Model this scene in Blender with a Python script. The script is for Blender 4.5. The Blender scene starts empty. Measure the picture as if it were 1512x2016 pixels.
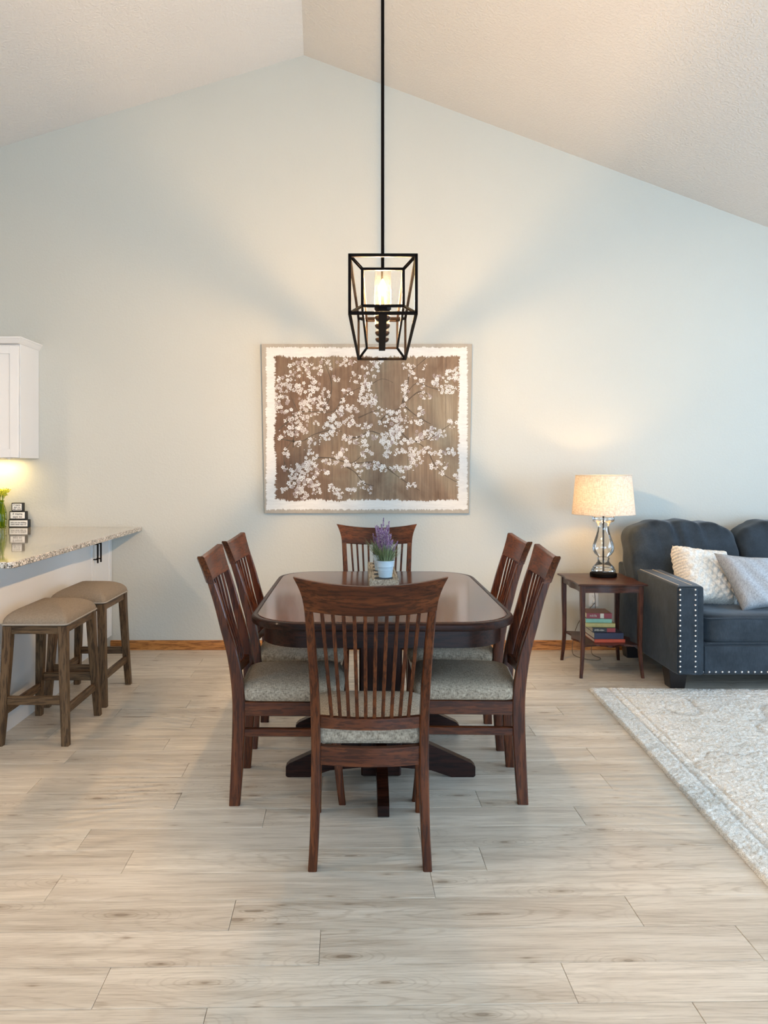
import bpy, bmesh, math, random
import numpy as np
from mathutils import Vector, Matrix

random.seed(7); np.random.seed(7)
S = bpy.context.scene
COL = S.collection
PI = math.pi

# ------------------------------------------------------------------ camera
W_PX, H_PX = 1512, 2016
F_PX, VX, VY, CAM_H = 1515.0, 705.0, 920.0, 1.35
cam_d = bpy.data.cameras.new('camera')
cam = bpy.data.objects.new('camera', cam_d); COL.objects.link(cam)
cam.location = (0, 0, CAM_H); cam.rotation_euler = (PI/2, 0, 0)
cam_d.sensor_width = 36.0; cam_d.sensor_fit = 'AUTO'
cam_d.lens = 36.0 * F_PX / H_PX
cam_d.shift_x = (W_PX/2 - VX) / H_PX
cam_d.shift_y = -(H_PX/2 - VY) / H_PX
cam_d.clip_start = 0.05; cam_d.clip_end = 200
S.camera = cam

# ------------------------------------------------------------------ world, exposure, daylight
world = bpy.data.worlds.new('sky'); S.world = world; world.use_nodes = True
bg = world.node_tree.nodes['Background']
bg.inputs[0].default_value = (0.53, 0.745, 1.0, 1); bg.inputs[1].default_value = 6.2
S.view_settings.view_transform = 'Standard'; S.view_settings.look = 'None'
S.view_settings.exposure = 1.04; S.view_settings.gamma = 1.0
S.view_settings.use_curve_mapping = False
S.cycles.use_denoising = True
S.cycles.max_bounces = 10; S.cycles.diffuse_bounces = 5; S.cycles.glossy_bounces = 4
S.cycles.transparent_max_bounces = 16; S.cycles.transmission_bounces = 6
S.cycles.caustics_reflective = False; S.cycles.caustics_refractive = False
S.cycles.sample_clamp_indirect = 6.0

WIN_BACK = [(-2.6, -0.9, 0.9, 2.3), (0.2, 3.6, 0.08, 2.35)]     # window openings in the wall behind the camera: x0,x1,z0,z1
WIN_RIGHT = (0.6, 4.2, 0.55, 2.25)                              # opening in the right wall: y0,y1,z0,z1
YB, YR, XL, XR = 5.695, -3.2, -4.4, 4.9                         # room shell, inner faces

def portal(loc, rot, sx, sy):
    l = bpy.data.lights.new('daylight_portal', 'AREA'); l.shape = 'RECTANGLE'; l.size = sx; l.size_y = sy
    l.cycles.is_portal = True
    o = bpy.data.objects.new('daylight_portal', l); COL.objects.link(o); o.location = loc; o.rotation_euler = rot
for (a, b, c, d) in WIN_BACK:
    portal(((a+b)/2, YR-0.02, (c+d)/2), (PI/2, 0, 0), b-a, d-c)
portal((XR+0.02, (WIN_RIGHT[0]+WIN_RIGHT[1])/2, (WIN_RIGHT[2]+WIN_RIGHT[3])/2), (0, PI/2, 0),
       WIN_RIGHT[3]-WIN_RIGHT[2], WIN_RIGHT[1]-WIN_RIGHT[0])

BULB_STRENGTH = 1250.0
LAMP_STRENGTH = 105.0
WARM = (1.0, 0.66, 0.36)
def spot(name, loc, power, col, size=0.09, angle=150):          # recessed ceiling downlights over the kitchen
    l = bpy.data.lights.new(name, 'SPOT'); l.energy = power; l.color = col
    l.spot_size = math.radians(angle); l.spot_blend = 0.7; l.shadow_soft_size = size
    o = bpy.data.objects.new(name, l); COL.objects.link(o); o.location = loc
    return o
spot('kitchen_downlight', (-3.3, 3.9, 3.0), 40, (1.0, 0.72, 0.5))
spot('kitchen_downlight', (-3.3, 1.8, 3.0), 40, (1.0, 0.72, 0.5))
uc = bpy.data.lights.new('cabinet_light', 'AREA'); uc.shape = 'RECTANGLE'; uc.size = 0.5; uc.size_y = 0.03
uc.energy = 1.7; uc.color = (1.0, 0.72, 0.30)
uco = bpy.data.objects.new('cabinet_light', uc); COL.objects.link(uco); uco.location = (-2.75, 5.60, 1.395)
uco.rotation_euler = (math.radians(12), 0, 0)

# ------------------------------------------------------------------ helpers
def tag(o, label=None, cat=None, group=None, kind=None):
    if label: o['label'] = label
    if cat: o['category'] = cat
    if group: o['group'] = group
    if kind: o['kind'] = kind
    return o

def empty(name, loc=(0, 0, 0), rz=0.0):
    o = bpy.data.objects.new(name, None); COL.objects.link(o)
    o.location = loc; o.rotation_euler = (0, 0, rz); o.empty_display_size = 0.1
    return o

class MB:
    """collects vertices and faces for ONE mesh object"""
    def __init__(self): self.v = []; self.f = []; self.m = []; self.mi = 0
    def add(self, vs, fs):
        n = len(self.v); self.v += [tuple(p) for p in vs]
        for f in fs: self.f.append([i+n for i in f]); self.m.append(self.mi)
    def loft(self, rings, cap=True, closed=True):
        n = len(rings[0]); vs = [p for r in rings for p in r]; fs = []
        for i in range(len(rings)-1):
            for j in range(n if closed else n-1):
                a, b = i*n+j, i*n+(j+1) % n
                fs.append([a, b, b+n, a+n])
        if cap:
            fs.append(list(range(n))[::-1]); fs.append([(len(rings)-1)*n+j for j in range(n)])
        self.add(vs, fs)
    def box(self, c, s, ch=0.0, rot=None):
        """box centred at c, sizes s, chamfer ch on every edge"""
        hx, hy, hz = s[0]/2, s[1]/2, s[2]/2
        ch = min(ch, hx*0.9, hy*0.9, hz*0.9)
        def ring(z, i):
            x, y = hx-i, hy-i
            if ch <= 0: return [(-x, -y, z), (x, -y, z), (x, y, z), (-x, y, z)]
            k = ch
            return [(-x+k, -y, z), (x-k, -y, z), (x, -y+k, z), (x, y-k, z), (x-k, y, z), (-x+k, y, z), (-x, y-k, z), (-x, -y+k, z)]
        if ch <= 0: rs = [ring(-hz, 0), ring(hz, 0)]
        else: rs = [ring(-hz, ch), ring(-hz+ch, 0), ring(hz-ch, 0), ring(hz, ch)]
        out = []
        for r in rs:
            q = []
            for p in r:
                P = Vector(p)
                if rot is not None: P = rot @ P
                q.append((P.x+c[0], P.y+c[1], P.z+c[2]))
            out.append(q)
        self.loft(out)
    def bar(self, p0, p1, w, h, ch=0.0, up=(0, 0, 1)):
        """straight bar of section w (side) x h (up) between two points"""
        p0, p1 = Vector(p0), Vector(p1); d = (p1-p0); L = d.length; d.normalize()
        u = Vector(up); s = d.cross(u)
        if s.length < 1e-5: s = d.cross(Vector((1, 0, 0)))
        s.normalize(); u = s.cross(d)
        R = Matrix((s, d, u)).transposed()
        self.box((p0+p1)/2, (w, L, h), ch, R)
    def tube(self, pts, r, n=8, cap=True):
        pts = [Vector(p) for p in pts]; rings = []; side = None
        for i, p in enumerate(pts):
            d = (pts[min(i+1, len(pts)-1)]-pts[max(i-1, 0)]).normalized()
            if side is None:
                side = d.cross(Vector((0, 0, 1)))
                if side.length < 1e-3: side = d.cross(Vector((1, 0, 0)))
            side = (side - d*side.dot(d)).normalized(); up = d.cross(side)
            rr = r[i] if isinstance(r, (list, tuple)) else r
            rings.append([p+side*rr*math.cos(2*PI*k/n)+up*rr*math.sin(2*PI*k/n) for k in range(n)])
        self.loft(rings, cap)
    def lathe(self, prof, c=(0, 0, 0), n=32, cap=True):
        self.loft([[(c[0]+r*math.cos(2*PI*k/n), c[1]+r*math.sin(2*PI*k/n), c[2]+z) for k in range(n)] for r, z in prof], cap)
    def slab(self, A, B):
        """closed solid between two grids of points A[i][j], B[i][j]"""
        n, m = len(A), len(A[0]); vs = [p for r in A for p in r] + [p for r in B for p in r]; o = n*m; fs = []
        for i in range(n-1):
            for j in range(m-1):
                a = i*m+j
                fs.append([a, a+1, a+m+1, a+m]); fs.append([o+a, o+a+m, o+a+m+1, o+a+1])
        rim = [j for j in range(m)] + [i*m+m-1 for i in range(1, n)] + [(n-1)*m+j for j in range(m-2, -1, -1)] + [i*m for i in range(n-2, 0, -1)]
        for k in range(len(rim)):
            a, b = rim[k], rim[(k+1) % len(rim)]
            fs.append([b, a, o+a, o+b])
        self.add(vs, fs)
    def prism(self, poly, axis, a0, a1):
        """polygon of 2-D points extruded along axis from a0 to a1"""
        def P(p, a):
            return (a, p[0], p[1]) if axis == 'x' else ((p[0], a, p[1]) if axis == 'y' else (p[0], p[1], a))
        self.loft([[P(p, a0) for p in poly], [P(p, a1) for p in poly]])
    def build(self, name, mats, parent=None, smooth=True, angle=35, loc=None):
        me = bpy.data.meshes.new(name); me.from_pydata(self.v, [], self.f)
        if not isinstance(mats, (list, tuple)): mats = [mats]
        for m in mats: me.materials.append(m)
        if len(mats) > 1: me.polygons.foreach_set('material_index', self.m)
        bm = bmesh.new(); bm.from_mesh(me); bmesh.ops.recalc_face_normals(bm, faces=bm.faces); bm.to_mesh(me); bm.free()
        if smooth:
            me.polygons.foreach_set('use_smooth', [True]*len(me.polygons)); me.set_sharp_from_angle(angle=math.radians(angle))
        me.update()
        o = bpy.data.objects.new(name, me); COL.objects.link(o)
        if loc: o.location = loc
        if parent: o.parent = parent
        return o

def children_of(o): return [c for c in COL.objects if c.parent == o]
def copy_tree(o, parent=None):
    c = o.copy(); COL.objects.link(c)
    if parent: c.parent = parent
    for ch in children_of(o): copy_tree(ch, c)
    return c

def rrect(a, b, r, n=8, ea=0.0, eb=0.0):
    """rounded rectangle outline, half sizes a,b, corner radius r, ea/eb bow of the sides"""
    pts = []
    for cx, cy, t0 in ((a-r, b-r, 0), (-(a-r), b-r, PI/2), (-(a-r), -(b-r), PI), (a-r, -(b-r), 3*PI/2)):
        for k in range(n+1):
            t = t0 + PI/2*k/n
            pts.append((cx+r*math.cos(t), cy+r*math.sin(t)))
    out = []
    M = len(pts)
    for i in range(M):
        p, q = pts[i], pts[(i+1) % M]; out.append(p)
        L = math.dist(p, q)
        if L > 0.1:
            for k in range(1, 6): out.append((p[0]+(q[0]-p[0])*k/6, p[1]+(q[1]-p[1])*k/6))
    res = []
    for x, y in out:
        fx = 1+ea*(1-(y/b)**2); fy = 1+eb*(1-(x/a)**2)
        res.append((x*fx, y*fy))
    return res

def puff(mb, outline, layers, c=(0, 0, 0), top=True, dome=None):
    """cushion: outline scaled and lifted layer by layer; layers = [(scale, z)]"""
    rings = []
    cx = sum(p[0] for p in outline)/len(outline); cy = sum(p[1] for p in outline)/len(outline)
    for s, z in layers:
        rings.append([(c[0]+cx+(p[0]-cx)*s, c[1]+cy+(p[1]-cy)*s, c[2]+z) for p in outline])
    mb.loft(rings)

def lerp(a, b, t): return a+(b-a)*t
def curve(tab, z):
    for (z0, v0), (z1, v1) in zip(tab, tab[1:]):
        if z <= z1:
            t = (z-z0)/(z1-z0); return lerp(v0, v1, max(0, t))
    return tab[-1][1]

def smoothcurve(tab, z):
    xs = [t[0] for t in tab]; ys = [t[1] for t in tab]; n = len(xs)
    if z <= xs[0]: return ys[0]
    if z >= xs[-1]: return ys[-1]
    i = max(k for k in range(n-1) if xs[k] <= z)
    def sl(k):
        if k == 0: return (ys[1]-ys[0])/(xs[1]-xs[0])
        if k == n-1: return (ys[-1]-ys[-2])/(xs[-1]-xs[-2])
        return (ys[k+1]-ys[k-1])/(xs[k+1]-xs[k-1])
    h = xs[i+1]-xs[i]; t = (z-xs[i])/h
    return (2*t**3-3*t*t+1)*ys[i]+(t**3-2*t*t+t)*h*sl(i)+(-2*t**3+3*t*t)*ys[i+1]+(t**3-t*t)*h*sl(i+1)

# ------------------------------------------------------------------ materials
def newmat(name):
    m = bpy.data.materials.new(name); m.use_nodes = True
    nt = m.node_tree; b = nt.nodes['Principled BSDF']
    return m, nt, b
def N(nt, t, **kw):
    n = nt.nodes.new(t)
    for k, v in kw.items(): setattr(n, k, v)
    return n
def coords(nt, scale=(1, 1, 1), rnd=True, rot=(0, 0, 0)):
    tc = N(nt, 'ShaderNodeTexCoord'); mp = N(nt, 'ShaderNodeMapping')
    mp.inputs['Scale'].default_value = scale; mp.inputs['Rotation'].default_value = rot
    if rnd:
        oi = N(nt, 'ShaderNodeObjectInfo'); mu = N(nt, 'ShaderNodeMath', operation='MULTIPLY'); mu.inputs[1].default_value = 37.0
        ad = N(nt, 'ShaderNodeVectorMath', operation='ADD')
        nt.links.new(oi.outputs['Random'], mu.inputs[0]); nt.links.new(tc.outputs['Object'], ad.inputs[0]); nt.links.new(mu.outputs[0], ad.inputs[1])
        nt.links.new(ad.outputs[0], mp.inputs[0])
    else: nt.links.new(tc.outputs['Object'], mp.inputs[0])
    return mp.outputs[0]
def noise(nt, vec, scale, detail=4, rough=0.5, dist=0.0):
    n = N(nt, 'ShaderNodeTexNoise'); n.inputs['Scale'].default_value = scale; n.inputs['Detail'].default_value = detail
    n.inputs['Roughness'].default_value = rough; n.inputs['Distortion'].default_value = dist
    nt.links.new(vec, n.inputs['Vector']); return n.outputs['Fac']
def ramp(nt, fac, stops, interp='LINEAR'):
    r = N(nt, 'ShaderNodeValToRGB'); cr = r.color_ramp; cr.interpolation = interp
    while len(cr.elements) < len(stops): cr.elements.new(0.5)
    for e, (p, c) in zip(cr.elements, stops):
        e.position = p; e.color = (*c, 1) if len(c) == 3 else c
    nt.links.new(fac, r.inputs[0]); return r.outputs['Color']
def mixc(nt, fac, a, b, mode='MIX'):
    m = N(nt, 'ShaderNodeMix', data_type='RGBA', blend_type=mode)
    for s, v in ((m.inputs[0], fac), (m.inputs[6], a), (m.inputs[7], b)):
        if hasattr(v, 'links'): nt.links.new(v, s)
        elif isinstance(v, (int, float)): s.default_value = v
        else: s.default_value = (*v, 1)
    return m.outputs[2]
def mth(nt, op, a, b=None, c=None):
    m = N(nt, 'ShaderNodeMath', operation=op)
    for i, v in enumerate((a, b, c)):
        if v is None: continue
        if hasattr(v, 'links'): nt.links.new(v, m.inputs[i])
        else: m.inputs[i].default_value = v
    return m.outputs[0]
def bump(nt, b, h, strength=0.3, dist=0.002):
    n = N(nt, 'ShaderNodeBump'); n.inputs['Strength'].default_value = strength; n.inputs['Distance'].default_value = dist
    nt.links.new(h, n.inputs['Height']); nt.links.new(n.outputs[0], b.inputs['Normal'])

def plain(name, c, rough=0.5, var=0.12, scale=20, bmp=0.0, metal=0.0, coat=0.0, spec=0.5, bdist=0.001, emit=None, es=0):
    m, nt, b = newmat(name); v = coords(nt)
    f = noise(nt, v, scale)
    c2 = tuple(x*(1-var) for x in c)
    nt.links.new(ramp(nt, f, [(0.3, c2), (0.7, c)]), b.inputs['Base Color'])
    b.inputs['Roughness'].default_value = rough; b.inputs['Metallic'].default_value = metal
    b.inputs['Coat Weight'].default_value = coat; b.inputs['Specular IOR Level'].default_value = spec
    if bmp > 0: bump(nt, b, noise(nt, v, scale*6, 3), bmp, bdist)
    if emit: b.inputs['Emission Color'].default_value = (*emit, 1); b.inputs['Emission Strength'].default_value = es
    return m

def wood(name, dark, mid, light, axis='z', rough=0.34, coat=0.15, s=1.0, bmp=0.15, crough=0.12, spec=0.22):
    m, nt, b = newmat(name)
    sc = {'x': (1.2, 14, 14), 'y': (14, 1.2, 14), 'z': (14, 14, 1.2)}[axis]
    v = coords(nt, tuple(k*s for k in sc))
    f = noise(nt, v, 1.3, 6, 0.6, 1.2)
    v2 = coords(nt, tuple(k*s*6 for k in sc)); f2 = noise(nt, v2, 1.5, 3, 0.6)
    c = ramp(nt, f, [(0.25, dark), (0.5, mid), (0.75, light)])
    pores = ramp(nt, f2, [(0.42, tuple(x*0.45 for x in dark)), (0.52, (1, 1, 1))])
    c = mixc(nt, 0.55, c, mixc(nt, 1.0, c, pores, 'MULTIPLY'))
    nt.links.new(c, b.inputs['Base Color'])
    b.inputs['Roughness'].default_value = rough; b.inputs['Coat Weight'].default_value = coat; b.inputs['Coat Roughness'].default_value = crough; b.inputs['Specular IOR Level'].default_value = spec
    if bmp: bump(nt, b, f2, bmp, 0.0006)
    return m

CH = ((0.032, 0.007, 0.0022), (0.085, 0.021, 0.0055), (0.150, 0.042, 0.011))
WX = wood('cherry_wood_x', *CH, axis='x'); WY = wood('cherry_wood_y', *CH, axis='y'); WZ = wood('cherry_wood_z', *CH, axis='z')
TD = ((0.010, 0.003, 0.0015), (0.022, 0.006, 0.003), (0.045, 0.012, 0.005))
TX = wood('table_wood_x', *TD, axis='x', coat=0.06, spec=0.15); TZ = wood('table_wood_z', *TD, axis='z', coat=0.05, spec=0.15)
TTOP = wood('table_top_wood', (0.06, 0.014, 0.005), (0.10, 0.027, 0.010), (0.14, 0.042, 0.016), axis='y', rough=0.18, coat=0.35, spec=0.5, s=0.7, bmp=0.02, crough=0.09)
SIDE = ((0.035, 0.010, 0.005), (0.075, 0.022, 0.010), (0.12, 0.040, 0.018))
SZ = wood('side_table_wood', *SIDE, axis='z'); SX = wood('side_table_wood_x', *SIDE, axis='x')
STL = ((0.065, 0.033, 0.014), (0.125, 0.070, 0.032), (0.19, 0.115, 0.060))
STZ = wood('stool_wood', *STL, axis='z', rough=0.5, coat=0.05); STX = wood('stool_wood_x', *STL, axis='x', rough=0.5, coat=0.05); STY = wood('stool_wood_y', *STL, axis='y', rough=0.5, coat=0.05)
OAK = wood('oak_baseboard', (0.28, 0.11, 0.03), (0.46, 0.19, 0.05), (0.56, 0.26, 0.075), axis='x', rough=0.4, coat=0.2)
BLACK = plain('black_metal', (0.007, 0.0035, 0.002), 0.6, var=0.3, spec=0.06)
BRONZE = plain('dark_bronze', (0.02, 0.012, 0.008), 0.4, metal=0.6)
DARKFOOT = plain('dark_stained_foot', (0.012, 0.008, 0.007), 0.35)
WHITEP = plain('white_cabinet_paint', (0.70, 0.69, 0.665), 0.4, var=0.03, scale=3)
WHITEPLASTIC = plain('white_plastic', (0.82, 0.80, 0.74), 0.35, var=0.02)
SLOT = plain('dark_slot', (0.02, 0.018, 0.016), 0.6)
PAPER = plain('book_pages', (0.75, 0.70, 0.58), 0.8, var=0.2, scale=60)

def wallmat(name, c, bs, bscale, bd):
    m, nt, b = newmat(name); v = coords(nt, rnd=False)
    f = noise(nt, v, 1.2, 2); nt.links.new(ramp(nt, f, [(0.3, tuple(x*0.97 for x in c)), (0.7, c)]), b.inputs['Base Color'])
    b.inputs['Roughness'].default_value = 0.75
    h = noise(nt, v, bscale, 3, 0.55); bump(nt, b, ramp(nt, h, [(0.42, (0, 0, 0)), (0.6, (1, 1, 1))]), bs, bd)
    return m
WALL = wallmat('wall_paint', (0.53, 0.525, 0.465), 0.25, 70, 0.002)
CEIL = wallmat('ceiling_paint', (0.66, 0.635, 0.595), 0.6, 60, 0.003)

def floor_wood():
    m, nt, b = newmat('pale_oak_plank')
    v = coords(nt, (1.6, 22, 22)); fv = coords(nt, (7, 210, 210)); v3 = coords(nt, (0.8, 6, 6))
    oi = N(nt, 'ShaderNodeObjectInfo')
    f = noise(nt, v, 1.3, 8, 0.66, 0.6)
    c = ramp(nt, f, [(0.28, (0.46, 0.395, 0.315)), (0.44, (0.57, 0.51, 0.42)), (0.56, (0.645, 0.585, 0.49)), (0.72, (0.70, 0.645, 0.555))])
    blotch = ramp(nt, noise(nt, v3, 1.2, 3, 0.6), [(0.35, (0.88, 0.86, 0.84)), (0.6, (1.03, 1.03, 1.03))])
    c = mixc(nt, 1.0, c, blotch, 'MULTIPLY')
    fine = noise(nt, fv, 1.0, 5, 0.7)
    c = mixc(nt, 1.0, c, ramp(nt, fine, [(0.34, (0.76, 0.74, 0.71)), (0.48, (1, 1, 1)), (0.68, (1.06, 1.06, 1.05))]), 'MULTIPLY')
    # knots with rings bending round them
    wob = N(nt, 'ShaderNodeTexNoise'); wob.inputs['Scale'].default_value = 2.0; wob.inputs['Detail'].default_value = 4; nt.links.new(v3, wob.inputs['Vector'])
    def knots(sx, sy, gate, core, rings, freq, wamp):
        kv = coords(nt, (sx, sy, 1)); vo = N(nt, 'ShaderNodeTexVoronoi', voronoi_dimensions='2D'); vo.inputs['Scale'].default_value = 1.0; nt.links.new(kv, vo.inputs['Vector'])
        d = mth(nt, 'ADD', vo.outputs['Distance'], mth(nt, 'MULTIPLY', mth(nt, 'SUBTRACT', fine, 0.5), 0.05))
        d = mth(nt, 'ADD', d, mth(nt, 'MULTIPLY', mth(nt, 'SUBTRACT', wob.outputs['Fac'], 0.5), wamp))
        sp = N(nt, 'ShaderNodeSeparateColor'); nt.links.new(vo.outputs['Color'], sp.inputs[0]); g = mth(nt, 'GREATER_THAN', sp.outputs[0], gate)
        k = ramp(nt, d, [(core*0.4, (0.48, 0.42, 0.37)), (core, (0.70, 0.65, 0.60)), (core*2.0, (0.93, 0.91, 0.89)), (core*4.0, (1, 1, 1))])
        out = [(g, k)]
        if rings:
            w = mth(nt, 'SINE', mth(nt, 'MULTIPLY', d, freq)); line = ramp(nt, w, [(0.60, (1, 1, 1)), (0.98, (0.80, 0.77, 0.74))])
            fade = ramp(nt, d, [(0.10, (1, 1, 1)), (rings, (0, 0, 0))]); out.append((mth(nt, 'MULTIPLY', g, fade), line))
        return out
    for sx, sy, gate, core, rings, freq, wamp in ((2.3, 7.5, 0.66, 0.042, 0.55, 80, 0.16), (5.0, 20, 0.90, 0.06, 0, 0, 0.03), (0.9, 5.2, 0.30, 0.0001, 0.9, 62, 0.55)):
        for g, k in knots(sx, sy, gate, core, rings, freq, wamp):
            c = mixc(nt, mth(nt, 'MULTIPLY', g, 0.85), c, mixc(nt, 1.0, c, k, 'MULTIPLY'))
    tint = ramp(nt, oi.outputs['Random'], [(0.0, (0.93, 0.92, 0.91)), (0.5, (1.0, 0.985, 0.975)), (1.0, (1.05, 1.05, 1.045))])
    c = mixc(nt, 1.0, c, tint, 'MULTIPLY')
    nt.links.new(c, b.inputs['Base Color']); b.inputs['Roughness'].default_value = 0.40
    bump(nt, b, fine, 0.12, 0.0008)
    return m
FLOORM = floor_wood()

def fabric(name, c1, c2, s=1.0, rough=0.95, bmp=0.5, thr=None, sheen=0.0, ax='xy'):
    m, nt, b = newmat(name)
    A = {'xy': ((60, 500, 60), (500, 60, 60)), 'xz': ((60, 500, 500), (500, 60, 60))}[ax]
    a = noise(nt, coords(nt, tuple(k*s for k in A[0])), 1.0, 3, 0.6)
    d = noise(nt, coords(nt, tuple(k*s for k in A[1])), 1.0, 3, 0.6)
    f = mth(nt, 'MULTIPLY', mth(nt, 'ADD', a, d), 0.5)
    nt.links.new(ramp(nt, f, [(0.36, c1), (0.62, c2)]), b.inputs['Base Color'])
    b.inputs['Roughness'].default_value = rough; b.inputs['Specular IOR Level'].default_value = 0.2
    b.inputs['Sheen Weight'].default_value = sheen
    bump(nt, b, f, bmp, 0.0015); return m
TWEED = fabric('tweed_seat', (0.135, 0.105, 0.074), (0.49, 0.405, 0.30), 1.2)
TAUPE = fabric('taupe_seat', (0.20, 0.15, 0.105), (0.29, 0.23, 0.165), 1.4, bmp=0.2)
PIPING = plain('seat_piping', (0.36, 0.31, 0.25), 0.9, scale=60)

def velvet():
    m, nt, b = newmat('slate_velvet'); v = coords(nt)
    f = noise(nt, v, 9, 4, 0.6); g = noise(nt, coords(nt, (300, 300, 40)), 1, 2)
    c = ramp(nt, f, [(0.3, (0.017, 0.023, 0.029)), (0.7, (0.032, 0.043, 0.054))])
    c = mixc(nt, 0.3, c, mixc(nt, 1.0, c, ramp(nt, g, [(0.3, (0.5, 0.5, 0.5)), (0.7, (1.5, 1.5, 1.5))]), 'MULTIPLY'))
    nt.links.new(c, b.inputs['Base Color']); b.inputs['Roughness'].default_value = 0.8
    b.inputs['Sheen Weight'].default_value = 0.25; b.inputs['Sheen Roughness'].default_value = 0.4; b.inputs['Sheen Tint'].default_value = (0.75, 0.8, 0.85, 1)
    b.inputs['Specular IOR Level'].default_value = 0.2
    bump(nt, b, f, 0.3, 0.01); return m
VELVET = velvet()

def granite():
    m, nt, b = newmat('granite'); v = coords(nt, rnd=False)
    vo = N(nt, 'ShaderNodeTexVoronoi'); vo.inputs['Scale'].default_value = 170; nt.links.new(v, vo.inputs['Vector'])
    sp = N(nt, 'ShaderNodeSeparateColor'); nt.links.new(vo.outputs['Color'], sp.inputs[0])
    c = ramp(nt, sp.outputs[0], [(0.0, (0.03, 0.028, 0.025)), (0.16, (0.16, 0.13, 0.10)), (0.32, (0.45, 0.38, 0.31)), (0.6, (0.62, 0.55, 0.47)), (0.85, (0.72, 0.68, 0.62))], 'CONSTANT')
    f = noise(nt, v, 12, 4); c = mixc(nt, 1.0, c, ramp(nt, f, [(0.35, (0.72, 0.70, 0.66)), (0.65, (1.1, 1.08, 1.05))]), 'MULTIPLY')
    nt.links.new(c, b.inputs['Base Color']); b.inputs['Roughness'].default_value = 0.08; b.inputs['Specular IOR Level'].default_value = 0.7
    b.inputs['Coat Weight'].default_value = 0.6; b.inputs['Coat Roughness'].default_value = 0.03
    return m
GRANITE = granite()

def thin_glass(name, tint=(1, 1, 1), refl=1.0, seeded=False, base=0.04):
    m, nt, b = newmat(name); nt.nodes.remove(b); out = nt.nodes['Material Output']
    t = N(nt, 'ShaderNodeBsdfTransparent'); t.inputs[0].default_value = (*tint, 1)
    g = N(nt, 'ShaderNodeBsdfGlossy'); g.inputs['Roughness'].default_value = 0.03; g.inputs['Color'].default_value = (1, 1, 1, 1)
    lw = N(nt, 'ShaderNodeLayerWeight'); lw.inputs['Blend'].default_value = 0.25
    fac = mth(nt, 'MULTIPLY_ADD', lw.outputs['Fresnel'], refl, base)
    if seeded:
        v = coords(nt); s = ramp(nt, noise(nt, v, 160, 2), [(0.62, (0, 0, 0)), (0.70, (1, 1, 1))])
        fac = mth(nt, 'ADD', fac, mth(nt, 'MULTIPLY', s, 0.03))
    mx = N(nt, 'ShaderNodeMixShader'); nt.links.new(fac, mx.inputs[0]); nt.links.new(t.outputs[0], mx.inputs[1]); nt.links.new(g.outputs[0], mx.inputs[2])
    last = mx.outputs[0]
    if seeded:
        d = N(nt, 'ShaderNodeBsdfTranslucent'); d.inputs[0].default_value = (1, 0.93, 0.8, 1); m2 = N(nt, 'ShaderNodeMixShader'); m2.inputs[0].default_value = 0.002
        nt.links.new(last, m2.inputs[1]); nt.links.new(d.outputs[0], m2.inputs[2]); last = m2.outputs[0]
    nt.links.new(last, out.inputs[0]); return m
GLASS = thin_glass('clear_glass', (0.97, 0.98, 0.97), 0.9)
SEEDED = thin_glass('seeded_glass', (0.97, 0.94, 0.88), 0.25, True, base=0.008)
GREENGLASS = thin_glass('green_glass', (0.50, 0.62, 0.08), 0.3, base=0.01)

def emitter(name, c, s):
    m, nt, b = newmat(name); nt.nodes.remove(b)
    e = N(nt, 'ShaderNodeEmission'); e.inputs[0].default_value = (*c, 1); e.inputs[1].default_value = s
    nt.links.new(e.outputs[0], nt.nodes['Material Output'].inputs[0]); return m
BULB = emitter('candle_bulb_glow', WARM, BULB_STRENGTH)
LBULB = emitter('lamp_bulb_glow', (1.0, 0.62, 0.27), LAMP_STRENGTH)

def shade_mat():
    m, nt, b = newmat('linen_shade'); out = nt.nodes['Material Output']; nt.nodes.remove(b)
    a = noise(nt, coords(nt, (40, 40, 420)), 1, 3); d = noise(nt, coords(nt, (300, 300, 30)), 1, 3)
    f = mth(nt, 'MULTIPLY', mth(nt, 'ADD', a, d), 0.5)
    c = ramp(nt, f, [(0.38, (0.46, 0.39, 0.31)), (0.6, (0.74, 0.67, 0.57))])
    di = N(nt, 'ShaderNodeBsdfDiffuse'); tr = N(nt, 'ShaderNodeBsdfTranslucent')
    nt.links.new(c, di.inputs[0]); nt.links.new(mixc(nt, 1.0, c, (1.0, 0.9, 0.75), 'MULTIPLY'), tr.inputs[0])
    mx = N(nt, 'ShaderNodeMixShader'); mx.inputs[0].default_value = 0.13
    nt.links.new(di.outputs[0], mx.inputs[1]); nt.links.new(tr.outputs[0], mx.inputs[2]); nt.links.new(mx.outputs[0], out.inputs[0]); return m
SHADE = shade_mat()

# ------------------------------------------------------------------ room shell
RX, RZ = -0.402, 4.40            # ridge on the dining wall
SL, SR = 0.3034, 0.371           # slopes to the left and to the right
RD = 0.05                        # the ridge drifts right towards the camera
def ridge_x(y): return RX + RD*(YB-y)
def ceil_z(x, y):
    r = ridge_x(y); return RZ - (SL*(r-x) if x < r else SR*(x-r))

mb = MB(); mb.prism([(XL-0.2, -0.05), (XR+0.2, -0.05), (XR+0.2, ceil_z(XR+0.2, YB)+0.05), (RX, RZ+0.05), (XL-0.2, ceil_z(XL-0.2, YB)+0.05)], 'y', YB, YB+0.3)
tag(mb.build('wall_back', WALL, smooth=False), kind='structure')

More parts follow.
